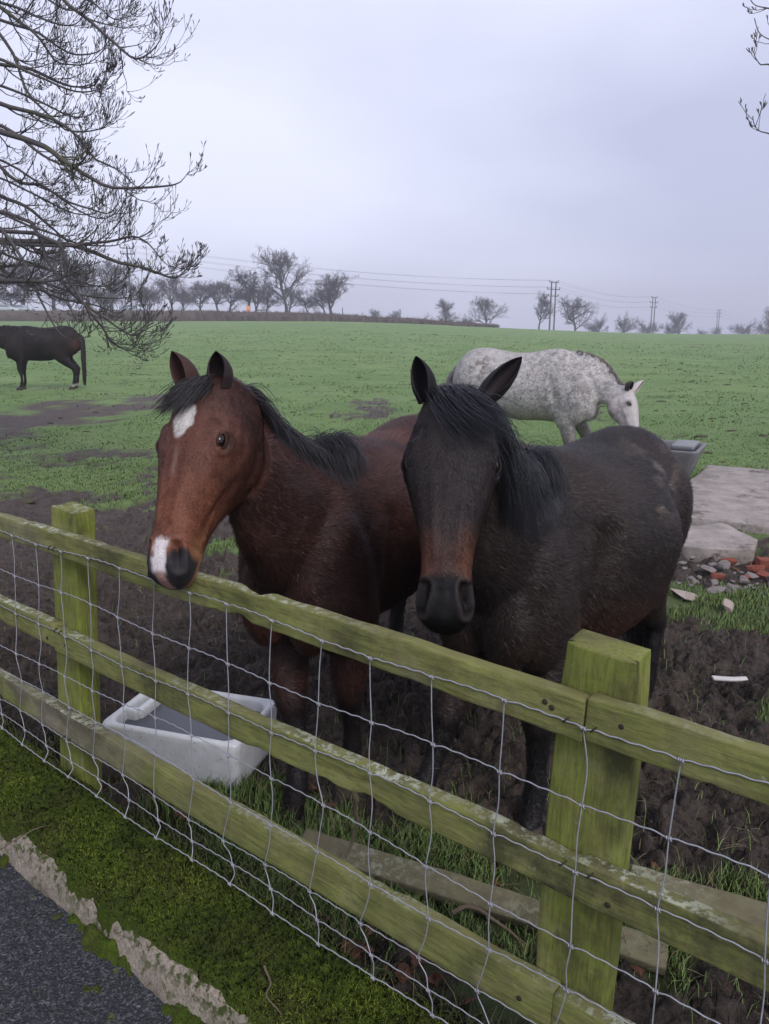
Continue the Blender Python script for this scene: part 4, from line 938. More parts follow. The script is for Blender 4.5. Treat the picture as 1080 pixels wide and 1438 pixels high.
    # rubble
    def rock(name, p, size, mat, label, cat, group=None, seed=0, brick=False):
        V, Q, T = ellipsoid((0, 0, 0), (1, 1, 1), None, 14, 9)
        r_ = np.random.RandomState(seed); A = r_.randn(10, 3); A = nz(A)
        for a in A: d = V@a; lim = .38+.3*r_.rand(); V = V-np.maximum(d-lim, 0)[:, None]*a*.92
        if brick: V = np.clip(V*1.3, -.62, .62)+V*.12
        V = V*(1+.12*(fbm(V*3+seed, 3, seed)-.5))[:, None]*np.asarray(size); an = r_.rand()*6.28; tx = (r_.rand()-.5)*.7
        ca, sa = math.cos(an), math.sin(an); ct, st = math.cos(tx), math.sin(tx)
        V = V@np.array([[1, 0, 0], [0, ct, st], [0, -st, ct]])@np.array([[ca, sa, 0], [-sa, ca, 0], [0, 0, 1]])
        o = obj(name, mesh(name, V, [Q, T], mat, smooth=brick is None), None, label, cat, group); o.location = (p[0], p[1], float(ground_z(p[0], p[1]))+size[2]*.35); return o
    mst = solid('rubble_stone', (.19, .165, .155), .9, .2, .35, 25, .5); mbr = solid('red_brick', (.20, .065, .045), .9, .2, .3, 30, .5)
    rr = np.random.RandomState(4); used = []
    for k in range(110):
        px, py = 945+rr.rand()*150, 783+rr.rand()**.8*52; p = G(px, py); sz = (.018+.055*rr.rand()**2.5); 
        if any(np.hypot(p[0]-a, p[1]-b) < (c+sz)*.75 for a, b, c in used): continue
        used.append((p[0], p[1], sz*1.2)); rock('rubble_stone', p, (sz*1.3, sz, sz*.6), mst, 'grey rubble stone among broken bricks below the concrete slab', 'stone', 'rubble stones beside the slab', 50+k)
    for k, (px, py, sz) in enumerate([(1008, 778, .06), (1022, 783, .055), (1034, 789, .05), (1066, 787, .06), (1078, 792, .07), (1060, 800, .055), (1008, 812, .04), (1076, 806, .05), (1046, 806, .035)]):
        rock('brick_fragment', G(px, py), (sz*1.5, sz, sz*.7), mbr, 'broken piece of red brick in the rubble', 'brick', 'red brick pieces in the rubble', 80+k, True)
    mpale = solid('pale_stone', (.34, .28, .24), .9, .2, .25, 30, .5)
    rock('stone', G(1022, 858), (.085, .05, .06), mpale, 'pale angular stone alone on the grass right of the dark horse', 'stone', None, 91)
    rock('stone', G(962, 838), (.16, .11, .035), mpale, 'flat pale stone at the edge of rubble and grass beside the horse', 'stone', None, 92)
    rock('stone', G(585, 1145), (.11, .07, .03), mpale, 'flat stone in the grass by the dark horse front hoof', 'stone', None, 93)
    a, b_ = G(1000, 961), G(1047, 963); pts = spline([a+V3(0, 0, .035), (a+b_)/2+V3(0, 0, .032), b_+V3(0, 0, .035)], 20); V, Q, T = beam(pts, V3(0, 0, 1), nz(np.cross(b_-a, V3(0, 0, 1))), .035, .014, 71, .004)
    thing_mesh('plastic_strip', (V, Q, T), solid('pale_plastic', (.55, .52, .5), .6), 'white plastic strip lying in the mud right of the dark horse', 'strip')
    for k, (px, py) in enumerate([(445, 1207), (386, 835), (1002, 842), (700, 805)][:2]):
        if k == 0: rock('pebble', G(165, 1135), (.02, .014, .01), mpale, 'small white pebble at the foot of the far fence post', 'stone', None, 95)
    # fallen leaves
    ml = Mat('dead_leaf', .8, .2); ml.setc(ml.mix(ml.noise(40, 4), (.045, .022, .015), (.15, .07, .045))); ml.bump(ml.noise(70, 3), .4, .003)
    lm = []
    for k in range(5):
        r_ = np.random.RandomState(k); u = np.linspace(0, 1, 9); v = np.linspace(-1, 1, 7); U, W_ = np.meshgrid(u, v, indexing='ij'); wd = np.sin(np.pi*U**.8)*.42*(1+.3*np.sin(U*22+k)*np.abs(W_))
        Z_ = .25*np.sin(U*3+k)*.6+.28*np.abs(W_)**1.5*(1 if k % 2 else -.4)+.15*(r_.rand(9, 7)-.5)*.5
        Vv = np.stack([U-.5, W_*wd, Z_], -1).reshape(-1, 3)*.075; i = np.arange(8)[:, None]*7+np.arange(6)[None]; lm.append(mesh('dead_leaf', Vv, [np.stack([i, i+1, i+8, i+7], -1).reshape(-1, 4)], ml.m))
    lp = [(415, 1098), (440, 1117), (398, 1082), (372, 1112), (470, 1120), (562, 1372), (700, 1222), (688, 1243), (715, 1200), (640, 1192), (300, 1112), (590, 1362), (548, 1362), (330, 1125), (345, 1140), (510, 1330), (610, 1385), (520, 1300), (410, 1262), (450, 1290),
          (625, 1180), (745, 1226), (750, 1228), (660, 1215), (535, 1230), (370, 1240), (490, 1340), (655, 1410), (700, 1345), (300, 1190), (255, 1150), (920, 1215), (900, 1360), (380, 1180), (350, 1158)]
    for k, (px, py) in enumerate(lp):
        p = G(px+rr.randn()*3, py+rr.randn()*3); o = obj('dead_leaf', lm[k % 5], None, 'curled reddish brown dead leaf on the ground by the fence', 'leaf', 'dead leaves along the fence')
        s_, q_ = sq(p[0], p[1]); zb = float(ground_z(p[0], p[1])); o.location = (p[0], p[1], zb+.022); o.rotation_euler = (rr.randn()*.4, rr.randn()*.4, rr.rand()*6.28); o.scale = (.5+.45*rr.rand(),)*3
    for k, pts in enumerate([[(0, 1192), (20, 1180), (44, 1166), (62, 1160)], [(60, 1310), (100, 1312), (120, 1335), (136, 1350)], [(372, 1357), (380, 1380), (374, 1400), (395, 1425)], [(163, 1195), (182, 1194), (183, 1195)]]):
        z_ = (.10, -.035, .125, .12)[k]; stick([G(a, b_, z_) for a, b_ in pts], .003, ('thin twig lying across the kerb at the left edge', 'thin brown stalk lying on the asphalt by the kerb', 'dry bent stem lying on the moss', 'short straw lying on the moss bank')[k], 60+k)

# ------------------------------------------------------------------ bare trees
def interp_path(Pth, i, t):
    K = Pth.shape[1]; x = t*(K-1); k = np.clip(x.astype(int), 0, K-2); fr = (x-k)[:, None]; return Pth[i, k]*(1-fr)+Pth[i, k+1]*fr, nz(Pth[i, k+1]-Pth[i, k])
def grow(par, prr, m, ang, ratio, rr_ratio, r, up0=0., up1=.5, K=5, wig=.12, t0=.2, minr=.002, plen=None, tip=.55):
    """children of the given parent paths"""
    B = len(par); i = np.repeat(np.arange(B), m); n = len(i); t = t0+(1-t0)*r.rand(n)**.85
    p, tn = interp_path(par, i, t); a = nz(np.cross(tn, r.randn(n, 3))); th = np.radians(ang*(.55+.8*r.rand(n)))[:, None]
    d = nz(tn*np.cos(th)+a*np.sin(th)+V3(0, 0, up0)); L = (plen[i]*ratio*(1.15-tip*t)*(.5+.8*r.rand(n)))
    s = np.linspace(0, 1, K); pts = p[:, None]+d[:, None]*(L[:, None]*s)[..., None]+V3(0, 0, 1)*(L[:, None]*up1*s**2.2)[..., None]
    pts[:, 1:] += (r.randn(n, K-1, 3))*(L*wig)[:, None, None]*.35*s[1:][None, :, None]
    kk = prr.shape[1]; x = t*(kk-1); k0 = np.clip(x.astype(int), 0, kk-2); rp = prr[i, k0]*(1-(x-k0))+prr[i, k0+1]*(x-k0)
    r0 = np.maximum(rp*rr_ratio, minr); rad = np.maximum(r0[:, None]*(1-.72*s[None]), minr*.65)
    return pts, rad, L
def bg_tree(seed, kind=0):
    r = np.random.RandomState(seed); K = 8; s = np.linspace(0, 1, K)
    h = (.62, .72, .5)[kind]; tr = np.stack([.03*np.sin(s*5+seed), .03*np.cos(s*4), s*h], -1)[None]; rr0 = (.026*(1-.75*s))[None]
    L = np.array([1.0]); out = [(tr, rr0, 7)]
    a, b, c = grow(tr, rr0, (24, 26, 22)[kind], (66, 50, 74)[kind], (.40, .36, .44)[kind], .62, r, .18, .10, 6, .14, .24, .006, L); out.append((a, b, 5))
    a2, b2, c2 = grow(a, b, 8, 52, .55, .6, r, .08, .1, 5, .16, .2, .0034, c); out.append((a2, b2, 4))
    a3, b3, c3 = grow(a2, b2, 7, 48, .62, .6, r, .05, .08, 4, .2, .15, .0016, c2); out.append((a3, b3, 3))
    a4, b4, c4 = grow(a3, b3, 4, 50, .66, .6, r, .05, .05, 3, .2, .1, .0010, c3); out.append((a4, b4, 3))
    tm, cm = MB(), MB()
    for k, (p, q, sd) in enumerate(out):
        V, Q = tubes(p, q, sd); (tm if k == 0 else cm).add(V, Q)
    cv, cf, _ = cm.data(); sc_ = 1/np.percentile(cv[:, 2], 98.5); return tm, cm, sc_
M_BARK = solid('grey_bark', (.065, .058, .054), .9, .2, .35, 3, 0)
if 'trees' not in SKIP:
    tmpl = []
    for k in range(6):
        tm, cm, s_ = bg_tree(20+k, (0, 1, 0, 2, 1, 2)[k]); V = cm.data()[0]; rad = np.percentile(np.hypot(V[:, 0], V[:, 1]), 97)*s_
        t_ = tm.data(); c_ = cm.data(); tmpl.append((mesh('trunk', t_[0]*s_, t_[1], M_BARK), mesh('crown', c_[0]*s_, c_[1], M_BARK), rad))
    lst = [  # px, top y, width px, depth, template, label
        (-25, 352, 90, 150, 0, None), (28, 362, 80, 158, 2, None), (70, 350, 90, 150, 0, None), (118, 372, 70, 160, 4, None), (155, 366, 76, 152, 2, None), (196, 392, 56, 160, 3, None), (95, 398, 70, 147, 5, None), (10, 396, 70, 148, 5, None), (140, 402, 60, 147, 3, None),
        (238, 386, 50, 152, 0, 'bare tree with dark thick trunk at the left end of the roadside row'), (281, 396, 44, 158, 2, 'pale bare tree between the hanging twigs and the road sign'), (322, 392, 52, 156, 3, 'wide twiggy bare tree left of the road sign'), (346, 379, 42, 150, 1, 'slender bare tree directly behind the orange road sign'),
        (396, 352, 74, 146, 0, 'tallest bare tree on the horizon, its crown leaning left'), (374, 408, 40, 150, 5, 'low dense bare tree at the left foot of the tallest tree'), (430, 414, 40, 152, 3, 'small bare tree between the two tall roadside trees'), (463, 386, 58, 148, 2, 'second tallest bare tree standing at the right end of the hedge'),
        (503, 441, 30, 230, 3, 'low distant tree just right of the roadside row'), (527, 435, 18, 230, 1, 'tiny distant tree with an upright narrow crown'), (558, 437, 26, 240, 4, 'small distant tree with a fan shaped crown'), (590, 443, 30, 260, 5, 'faint low distant tree beside a thin pole'),
        (625, 422, 30, 200, 1, 'oval crowned bare tree left of the broad round one'), (657, 444, 26, 215, 3, 'low scrubby tree between the oval tree and the round tree'), (684, 419, 48, 195, 0, 'broad round crowned bare tree in the middle of the skyline'), (760, 413, 34, 190, 4, 'bare tree immediately left of the nearest double pole'),
        (808, 419, 46, 190, 2, 'round bare tree immediately right of the nearest double pole'), (840, 446, 40, 220, 5, 'low flat topped tree right of the round tree'), (876, 443, 34, 230, 3, 'small domed tree between the two nearer double poles'), (910, 450, 40, 250, 5, 'faint low tree behind the second double pole'),
        (955, 439, 30, 220, 0, 'dark upright bare tree between second and third double poles'), (942, 452, 24, 225, 3, 'small bush-like tree at the left foot of the dark upright tree'), (985, 462, 16, 300, 5, 'tiny faint dome shaped tree on the horizon'), (1009, 458, 16, 290, 3, 'small tree at the foot of the third double pole'),
        (1046, 452, 36, 250, 5, 'low wide distant tree near the right edge'), (1072, 454, 30, 260, 3, 'pale low distant tree beside the right edge'), (1088, 432, 34, 230, 2, 'tree cut by the right edge of the view')]
    for k in range(0, 13, 2): lst.append((150+k*25+(k*37 % 11), 408-(k*53 % 17), 40+(k*29 % 18), 158+(k*31 % 14), (3, 5, 0, 4)[k % 4], None))
    for k, (px, ty, wp, D, ti, lab) in enumerate(lst):
        wp *= 1.15
        tr, cr_, rad = tmpl[ti]; top = P(px, ty, D); z0 = float(terr(top[0], top[1]))-.2; hgt = top[2]-z0; wx = wp*D/1060/2/rad
        r = empty('bare_tree', (top[0], top[1], z0), lab or 'bare tree of the dim roadside wood behind the hanging branches', 'tree', None if lab else 'trees of the wood beyond the hedge', rz=k*1.9)
        r.scale = (wx, wx, hgt); a = obj('trunk', tr, r); b = obj('crown', cr_, r)
    for k in range(16):  # low scrub along the road
        pass
    # near ash tree reaching in from the left, and the one at the right
    mb_ = Mat('ash_bark', .9, .15); nn = mb_.noise(6, 4, .6); g_ = mb_.noise(1.3, 3, .5); c = mb_.mix(nn, (.05, .045, .05), (.115, .105, .10)); c = mb_.mix(mb_.math('MULTIPLY', mb_.ramp(g_, .5, .65), .5), c, (.085, .09, .045)); mb_.setc(c); MASH = mb_.m
    def ash(base, label, mains, extra, seed, trunk_r=.3, trunk_h=9):
        r = np.random.RandomState(seed); base = V3(*base); base[2] = float(terr(base[0], base[1]))-.1
        root = empty('ash_tree', base, label, 'tree')
        tp = spline([base, base+V3(.1, 0, 2), base+V3(.0, .1, 5), base+V3(-.1, .2, trunk_h)], 24); V, Q, T = tube1(tp, np.linspace(trunk_r, trunk_r*.35, 24), 14); obj('trunk', mesh('trunk', V-base, [Q, T], MASH), root)
        K = 26; paths, rads, lens = [], [], []
        for pts, r0 in mains+extra:
            w = np.array([P(*q) for q in pts]); a = tp[np.abs(tp[:, 2]-(w[0][2]+ .3)).argmin()]
            mid = (a*.5+w[0]*.5)+V3(0, 0, .12); w = np.concatenate([[a, mid], w]); q = spline(w, K); n_ = (np.stack([vnoise(q*2.5, seed+5), vnoise(q*2.5, seed+6), vnoise(q*2.5, seed+7)], -1)-.5)*.10; q = q+n_*np.linspace(0, 1, K)[:, None]
            L = np.linalg.norm(np.diff(q, axis=0), axis=1).sum(); paths.append(q); lens.append(L); rads.append(np.maximum(r0*(1-np.linspace(0, 1, K))**.8*1.15, .0038))
        paths, rads, lens = np.array(paths), np.array(rads), np.array(lens)
        V, Q = tubes(paths, rads, 7); b = MB(); b.add(V, Q)
        l1 = grow(paths, rads, 15, 42, .10, .5, r, -.05, .36, 8, .055, .30, .0036, lens, tip=.85); b.add(*tubes(l1[0], l1[1], 5))
        l2 = grow(l1[0], l1[1], 5, 42, .60, .62, r, -.04, .46, 8, .04, .12, .0028, l1[2]); b.add(*tubes(l2[0], l2[1], 4))
        l3 = grow(l2[0], l2[1], 2, 42, .46, .7, r, -.0, .42, 5, .07, .2, .0024, l2[2]); b.add(*tubes(l3[0], l3[1], 4))
        # buds: small knobs at twig ends
        for pth in (l2[0], l3[0]):
            e = pth[:, -1]; d = nz(pth[:, -1]-pth[:, -2]); seg = np.stack([e-d*.01, e+d*.008, e+d*.028], 1); V, Q = tubes(seg, np.tile([.0025, .0042, .002], (len(seg), 1)), 4); b.add(V, Q)
        obj('crown', b.mesh('crown', MASH, shift=base), root)
    M_ = [([(-60, 120, 8.2), (0, 145, 8.1), (55, 159, 8), (92, 176, 8), (132, 220, 7.9), (171, 248, 7.8), (205, 270, 7.7)], .030),
          ([(-60, 170, 8), (0, 185, 7.9), (49, 200, 7.8), (76, 214, 7.7), (104, 234, 7.6), (132, 252, 7.6), (165, 263, 7.5), (220, 263, 7.5), (245, 259, 7.4), (258, 245, 7.4)], .036),
          ([(-60, 335, 8.6), (0, 338, 8.5), (55, 338, 8.4), (92, 343, 8.3), (129, 355, 8.2), (165, 366, 8.1), (202, 373, 8), (245, 392, 8), (262, 388, 8), (285, 365, 7.9)], .036),
          ([(-60, 250, 9), (0, 275, 8.9), (30, 288, 8.8), (61, 306, 8.7), (86, 330, 8.6), (110, 352, 8.6), (130, 385, 8.5)], .030),
          ([(60, 345, 8), (122, 341, 8), (159, 337, 8), (185, 331, 7.9), (204, 338, 7.9), (222, 356, 7.8), (240, 374, 7.8), (256, 372, 7.7)], .018),
          ([(30, -60, 7.6), (88, 0, 7.6), (130, 34, 7.5), (160, 58, 7.5), (188, 80, 7.4), (208, 72, 7.4), (222, 52, 7.4), (225, 36, 7.3)], .022),
          ([(-60, -30, 8), (0, 9, 8), (31, 31, 8), (55, 52, 7.9), (80, 86, 7.9), (120, 91, 7.8), (149, 62, 7.8)], .026),
          ([(-60, 70, 8.3), (0, 90, 8.3), (46, 98, 8.2), (80, 113, 8.1), (101, 119, 8), (128, 116, 8), (142, 98, 8)], .026),
          ([(-60, 385, 7.4), (0, 395, 7.4), (43, 396, 7.3), (80, 392, 7.3), (110, 378, 7.2)], .042),
          ([(-60, 380, 8), (0, 373, 8), (37, 371, 7.9), (80, 382, 7.9), (122, 368, 7.8)], .026),
          ([(50, -60, 7.8), (95, -10, 7.8), (130, 5, 7.8), (158, 30, 7.7), (178, 20, 7.7), (186, 4, 7.6)], .014),
          ([(60, 330, 7.6), (95, 390, 7.5), (120, 430, 7.4), (144, 465, 7.4), (155, 483, 7.4), (178, 492, 7.3), (201, 490, 7.3)], .022),
          ([(20, 300, 7.8), (70, 370, 7.7), (110, 420, 7.6), (150, 450, 7.6), (180, 470, 7.5), (207, 458, 7.5), (226, 450, 7.5)], .022),
          ([(-40, 210, 8.5), (20, 255, 8.4), (60, 262, 8.3), (110, 290, 8.2), (150, 300, 8.1), (172, 275, 8.1)], .026),
          ([(-40, 30, 8.5), (15, 70, 8.4), (40, 130, 8.3), (90, 180, 8.2), (140, 178, 8.1), (156, 165, 8)], .024),
          ([(-60, 300, 7.5), (0, 320, 7.5), (40, 380, 7.4), (60, 430, 7.3), (90, 470, 7.3), (125, 475, 7.3)], .024),
          ([(-40, 350, 8.8), (10, 380, 8.7), (60, 410, 8.6), (120, 425, 8.5), (165, 440, 8.5), (190, 425, 8.4)], .024)]
    r = np.random.RandomState(3); X_ = []
    for k in range(11):
        y0 = -60+k*44+r.rand()*20; d = 7.3+r.rand()*2.6; x1 = 95+75*r.rand()+(50 if y0 > 250 else 0); drop = 30+60*r.rand()
        X_.append(([(-70, y0-20, d+.3), (0, y0, d+.1), (x1*.4, y0+drop*.5, d), (x1*.75, y0+drop, d-.1), (x1, y0+drop*.95, d-.1), (x1+18, y0+drop-25, d-.2)], .016+.012*r.rand()))
    ash((-8.3, 10.5, 0), 'large bare ash tree whose drooping branches hang in from the left', M_, X_, 5)
    R_ = [([(1300, -60, 6.5), (1150, 0, 6.5), (1092, 14, 6.5), (1072, 14, 6.5), (1056, 10, 6.5), (1047, -5, 6.5)], .012), ([(1250, 60, 6.6), (1120, 62, 6.6), (1085, 54, 6.6), (1066, 44, 6.6), (1059, 24, 6.6)], .010),
          ([(1250, 120, 6.6), (1130, 100, 6.6), (1082, 88, 6.6), (1066, 88, 6.6), (1056, 80, 6.5), (1051, 68, 6.5)], .012), ([(1250, 220, 6.7), (1130, 200, 6.7), (1084, 186, 6.7), (1066, 183, 6.7), (1058, 176, 6.7), (1056, 167, 6.7)], .010)]
    def ash_r():
        return ash((8.4, 8., 0), 'bare tree whose twig tips enter at the top right', R_, [], 9, .2, 7)
    _g = grow
    def grow(par, prr, m, ang, ratio, rr_ratio, r, up0=0., up1=.5, K=5, wig=.12, t0=.2, minr=.002, plen=None, tip=.55): return _g(par, prr, max(2, m//3), ang, ratio*.45, rr_ratio, r, up0, up1, K, wig, max(t0, .3), minr, plen)
    ash_r(); grow = _g

# ------------------------------------------------------------------ hedge, road furniture, cars, power line
if 'far' not in SKIP:
    hx_ = [(-60, 130, 1.75), (250, 130, 1.75), (330, 132, 1.6), (440, 132, 1.35), (520, 135, 1.0), (620, 138, .75), (700, 141, .35)]
    w_ = np.array([[*P(a, 462, d)[:2], h_] for a, d, h_ in hx_]); w_ = np.concatenate([[w_[0]+(w_[0]-w_[1])*.6], w_]); w_ = spline(w_, 500); pth = np.stack([w_[:, 0], w_[:, 1], terr(w_[:, 0], w_[:, 1])], -1)
    R = []
    for a in np.linspace(-2.0, 2.0, 15)+np.pi/2:
        y, z = math.cos(a)*.75, max(0, math.sin(a)*.5+.5)-(.9 if abs(a-np.pi/2) > 1.9 else 0)
        R.append(pth+V3(0, 1, 0)*y+V3(0, 0, 1)*(z*w_[:, 2:3]))
    R = np.transpose(np.array(R), (1, 0, 2)); R = R+(fbm(R*1.8, 4, 501)-.5)[..., None]*V3(.2, .7, .55)+(vnoise(R*7, 503)-.5)[..., None]*.22
    mh_ = Mat('bare_hedge', .95, .1); n_ = mh_.noise(2.2, 6, .75); c = mh_.mix(mh_.ramp(n_, .3, .7), (.055, .042, .034), (.16, .125, .095)); mh_.setc(c)
    V, Q, T = loft(R); b = MB(); b.add(V, Q, T)
    n = 26000; r = np.random.RandomState(8); i = r.randint(0, 500, n); j = r.randint(1, 14, n); p = R[i, j]+r.randn(n, 3)*.08; d = nz(r.randn(n, 3)+V3(0, -.3, 1.))*(.15+.3*r.rand(n, 1)); sd = nz(np.cross(d, r.randn(n, 3)))*.018
    tv = np.stack([p-sd, p+sd, p+d], 1).reshape(-1, 3); b.add(tv, None, np.arange(n*3).reshape(-1, 3))
    c0 = pth[250]; obj('hedge', b.mesh('hedge', mh_.m, shift=c0), None, 'long low brown bare hedge between the field and the road', 'hedge').location = Vector(c0)
    mwood = solid('pole_wood', (.07, .06, .055), .9, .2, .3, 4, 0)
    def cyl(a, b_, r0, r1, n=8): return tube1(np.array([a, b_]), np.array([r0, r1]), n)
    def post_(px, py, D, h_, label):
        p = P(px, py, D); z = float(terr(p[0], p[1])); V, Q, T = tube1(np.array([[0, 0, -.2], [.01, 0, h_*.5], [0, 0, h_]]), .09, 6); o = obj('field_post', mesh('field_post', V, [Q, T], mwood), None, label, 'post'); o.location = (p[0], p[1], z)
    post_(257, 462, 128, 1.9, 'short wooden post in front of the hedge'); post_(601, 462, 150, 1.0, 'left of two stubby posts on the field crest'); post_(610, 462, 150, 1.0, 'right of two stubby posts on the field crest')
    # poles
    arms = {}
    def hpole(px, ytop, D, label, double=True, gap=1.5):
        top = P(px, ytop, D); z0 = float(terr(top[0], top[1]))-.3; root = empty('power_pole', (top[0], top[1], z0), label, 'power pole', 'double poles of the power line' if double else None); h_ = top[2]-z0; att = []
        dirx = V3(.80, .6, 0) if double else V3(.9, .4, 0); 
        for sx in ((-.5, .5) if double else (0,)): obj('pole', mesh('pole', *cyl(dirx*(gap*sx), dirx*(gap*sx)+V3(0, 0, h_), .19, .13)[:1], [*cyl(V3(0, 0, 0), V3(0, 0, 1), 1, 1)[1:]], mwood), root)
        for k, (dz, hw_) in enumerate(((.25, 1.5), (1.75, 2.1), (3.25, 1.7)) if double else ((.3, 1.2), (1.3, 1.2))):
            a, b_ = -dirx*hw_+V3(0, 0, h_-dz), dirx*hw_+V3(0, 0, h_-dz); V, Q, T = tube1(np.array([a, b_]), .09, 4); obj('crossarm', mesh('crossarm', V, [Q, T], mwood), root)
            for e_ in (a, b_): V, Q, T = tube1(np.array([e_, e_+V3(0, 0, .25), e_+V3(0, 0, .5)]), np.array([.06, .12, .06]), 6); obj('insulator', mesh('insulator', V, [Q, T], mwood), root); att.append(V3(top[0], top[1], z0)+e_+V3(0, 0, .45))
        if not double: att = [att[0], att[1], att[2], att[3], att[2]-V3(0, 0, 1), att[3]-V3(0, 0, 1)]
        return att
    A0 = hpole(178, 346, 138, 'tall single pole seen through the hanging branches', False); A1 = hpole(778, 395, 172, 'nearest and tallest double pole, between two round trees'); A2 = hpole(919, 417, 240, 'middle one of the three double poles'); A3 = hpole(1010, 435, 350, 'smallest double pole near the right edge')
    A4 = [a+(a-b_)*1.0+V3(60, 60, -8) for a, b_ in zip(A3, A2)]
    mcab = solid('cable', (.1, .1, .11), .7, .3, .1, 1, 0)
    for k in range(6):
        pts = []
        for a, b_, sag in ((A0[k], A1[k], 1.5), (A1[k], A2[k], 1.5), (A2[k], A3[k], 1.5), (A3[k], A4[k], 1.)):
            t = np.linspace(0, 1, 14)[:-1, None]; pts.append(a+(b_-a)*t-V3(0, 0, 1)*sag*4*t*(1-t))
        pts = np.concatenate(pts); V, Q, T = tube1(pts, .015, 4); o = obj('overhead_wire', mesh('overhead_wire', V-pts[0], [Q, T], mcab), None, 'thin overhead electricity wire strung between the poles across the sky', 'wire', 'overhead wires of the power line'); o.location = Vector(pts[0])
    for px, yt, D, l_ in ((358, 410, 150, 'thin pole just right of the orange road sign'), (562, 434, 200, 'thin pole on the crest in front of a small distant tree'), (574, 446, 220, 'tiny thin pole right of the small distant tree'), (481, 432, 170, 'thin short pole beside the second tallest tree')):
        top = P(px, yt, D); z0 = float(terr(top[0], top[1]))-.3; V, Q, T = tube1(np.array([[0, 0, 0], [0, 0, (top[2]-z0)*.5], [0, 0, top[2]-z0]]), np.array([.12, .11, .09]), 6); o = obj('utility_pole', mesh('utility_pole', V, [Q, T], mwood), None, l_, 'pole'); o.location = (top[0], top[1], z0)
    # road sign
    p = P(349, 436, 144); z0 = float(terr(p[0], p[1])); root = empty('road_sign', (p[0], p[1], z0), 'upright orange and yellow road sign on a post above the hedge', 'sign')
    zc_ = p[2]-z0
    V, Q = box((0, 0, zc_), (.75, .06, 1.75)); obj('board', mesh('board', V, [Q], solid('sign_orange', (.75, .16, .07), .5, .3, .05, 5, 0), smooth=False), root)
    V, Q = box((-.05, -.045, zc_+.45), (.5, .02, .55)); obj('panel', mesh('panel', V, [Q], solid('sign_yellow', (.75, .5, .1), .5, .3, .05, 5, 0), smooth=False), root)
    V, Q = box((.05, -.045, zc_-.4), (.45, .02, .35)); obj('panel', mesh('panel', V, [Q], solid('sign_white', (.7, .6, .55), .5, .3, .05, 5, 0), smooth=False), root)
    for sx in (-.25, .25): V, Q, T = tube1(np.array([[sx, .06, -.2], [sx, .06, zc_+.6]]), .04, 6); obj('post', mesh('post', V, [Q, T], mwood), root)
    # cars
    mglass = solid('car_glass', (.25, .27, .31), .1, .6, .1, 2, 0); mtyre = solid('tyre', (.015, .015, .015), .8, .2, .1, 5, 0)
    def car(px, D, colr, label, L=4.5, van=False):
        p = P(px, 445, D); z = float(terr(p[0], p[1])); root = empty('parked_car' if False else 'car', (p[0], p[1], z+.05), label, 'car')
        prof = np.array([(-.5, .30), (-.5, .62), (-.47, .88), (-.40, .95), (-.30, 1.38), (-.18, 1.50), (.08, 1.50), (.24, 1.02), (.42, .92), (.49, .74), (.5, .45), (.49, .30)])
        R = []
        for y, f_ in ((-.88, .0), (-.86, 1), (.86, 1), (.88, .0)):
            q = prof.copy(); sq_ = 1-.02*(1-f_); R.append(np.stack([q[:, 0]*L*sq_, np.where(q[:, 1] > 1, y*.86, y), q[:, 1]*(1 if f_ else .99)], -1))
        V, Q, T = loft(np.array(R)); obj('body', mesh('body', V, [Q, T], solid('car_paint', colr, .25, .6, .03, 2, 0)), root)
        for y in (-.80, .80):
            w3 = np.array([(-.40, 1.0), (-.29, 1.36), (-.18, 1.44), (.07, 1.44), (.2, 1.04)]); R = [np.stack([w3[:, 0]*L, np.full(5, y+o), w3[:, 1]], -1) for o in (-.045, .045)]
            V, Q, T = loft(np.array(R)); obj('window', mesh('window', V, [Q, T], mglass, smooth=False), root)
        for wx in (-.31, .31):
            for y in (-.8, .8): V, Q, T = tube1(np.array([[wx*L, y-.1, .32], [wx*L, y+.1, .32]]), .32, 18); obj('wheel', mesh('wheel', V, [Q, T], mtyre, smooth=False), root)
    car(12, 148, (.6, .64, .68), 'pale silver car on the road at the far left above the black horse'); car(32, 149.5, (.55, .6, .66), 'silver car closely following behind the one at the far left'); car(189, 148, (.5, .56, .66), 'pale blue silver car on the road behind the hedge', 4.7)
    # far wood on the left horizon
# haze
if 'haze' not in SKIP:
    hm = bpy.data.materials.new('haze_air'); hm.use_nodes = True; t = hm.node_tree; t.nodes.clear(); o_ = t.nodes.new('ShaderNodeOutputMaterial'); v = t.nodes.new('ShaderNodeVolumePrincipled'); v.inputs['Color'].default_value = (.93, .93, 1., 1); v.inputs['Density'].default_value = .0016; v.inputs['Anisotropy'].default_value = .2
    t.links.new(v.outputs[0], o_.inputs['Volume']); V, Q = box((20, 350, 12), (900, 740, 40)); V = V.copy(); V[:, 2] = np.where(V[:, 2] < 12, -9, 34); o = obj('haze', mesh('haze', V, [Q], hm, smooth=False), kind='stuff')
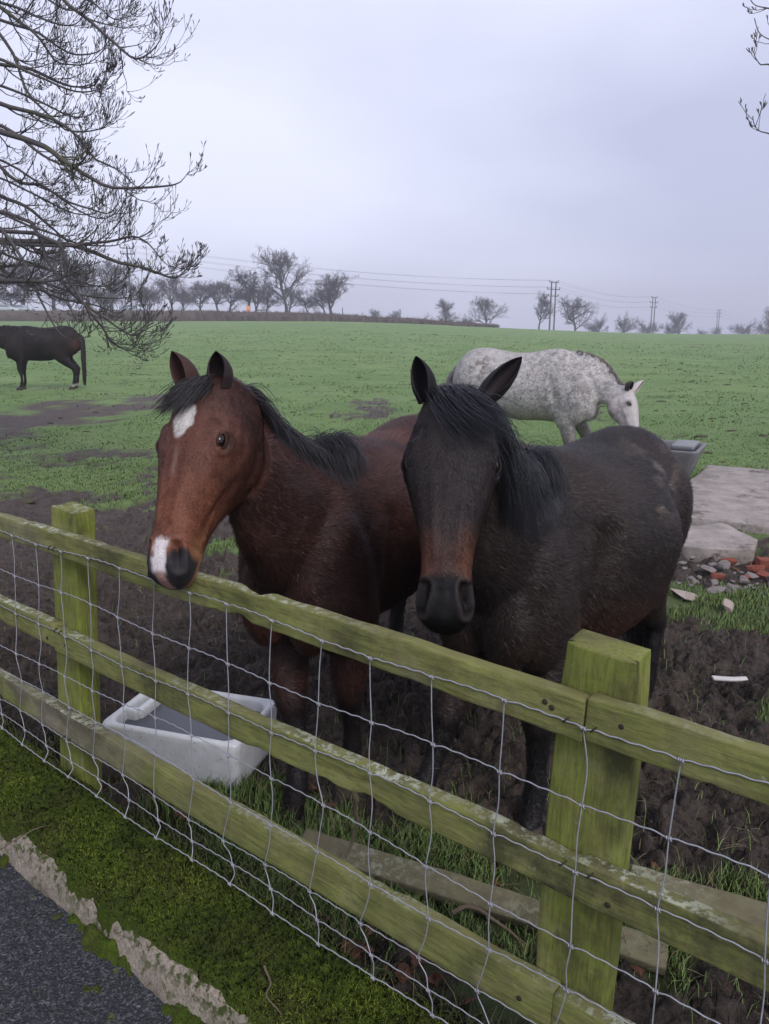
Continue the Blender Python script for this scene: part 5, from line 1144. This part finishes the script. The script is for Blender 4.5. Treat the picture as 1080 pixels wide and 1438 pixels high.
#@@END
# ------------------------------------------------------------------ world, light, camera
w = bpy.data.worlds.new('World'); sc.world = w; w.use_nodes = True; nt = w.node_tree; ns = nt.nodes
bg = ns['Background']; SUN_EL, SUN_AZ = math.radians(42), math.radians(150)
sky = ns.new('ShaderNodeTexSky'); sky.sky_type = 'NISHITA'; sky.sun_disc = False; sky.sun_elevation = SUN_EL; sky.sun_rotation = SUN_AZ
tc = ns.new('ShaderNodeTexCoord'); mp = ns.new('ShaderNodeMapping'); mp.inputs['Scale'].default_value = (1, 1, 2.2); mp.inputs['Location'].default_value = (.7, .2, .4)
nt.links.new(tc.outputs['Generated'], mp.inputs[0])
n1 = ns.new('ShaderNodeTexNoise'); n1.inputs['Scale'].default_value = 1.25; n1.inputs['Detail'].default_value = 7; n1.inputs['Roughness'].default_value = .45; n1.inputs['Distortion'].default_value = .25
nt.links.new(mp.outputs[0], n1.inputs['Vector'])
cr = ns.new('ShaderNodeValToRGB'); e = cr.color_ramp.elements; e[0].position = .36; e[0].color = (4.3, 4.5, 6.1, 1); e[1].position = .66; e[1].color = (7.1, 7.3, 9.0, 1)
nt.links.new(n1.outputs['Fac'], cr.inputs[0])
mx = ns.new('ShaderNodeMix'); mx.data_type = 'RGBA'; mx.inputs['Factor'].default_value = .93; nt.links.new(sky.outputs[0], mx.inputs[6]); nt.links.new(cr.outputs[0], mx.inputs[7])
nt.links.new(mx.outputs[2], bg.inputs[0]); bg.inputs[1].default_value = .1
sl = bpy.data.lights.new('sun', 'SUN'); sl.energy = 1.5; sl.angle = math.radians(22); sl.color = (1, .96, .92)
so = bpy.data.objects.new('sun', sl); C.objects.link(so); so.rotation_euler = (math.radians(90)-SUN_EL, 0, -SUN_AZ+math.pi)
cam = bpy.data.cameras.new('camera'); cam.sensor_fit = 'VERTICAL'; cam.sensor_height = 36; cam.lens = F_PX/1438*36; cam.clip_end = 3000; cam.clip_start = .02
co = bpy.data.objects.new('camera', cam); C.objects.link(co); co.location = (0, 0, H); co.rotation_euler = (math.pi/2-PITCH, 0, 0); sc.camera = co
sc.view_settings.view_transform = 'Standard'; sc.view_settings.look = 'None'; sc.view_settings.exposure = .5; sc.view_settings.gamma = 1
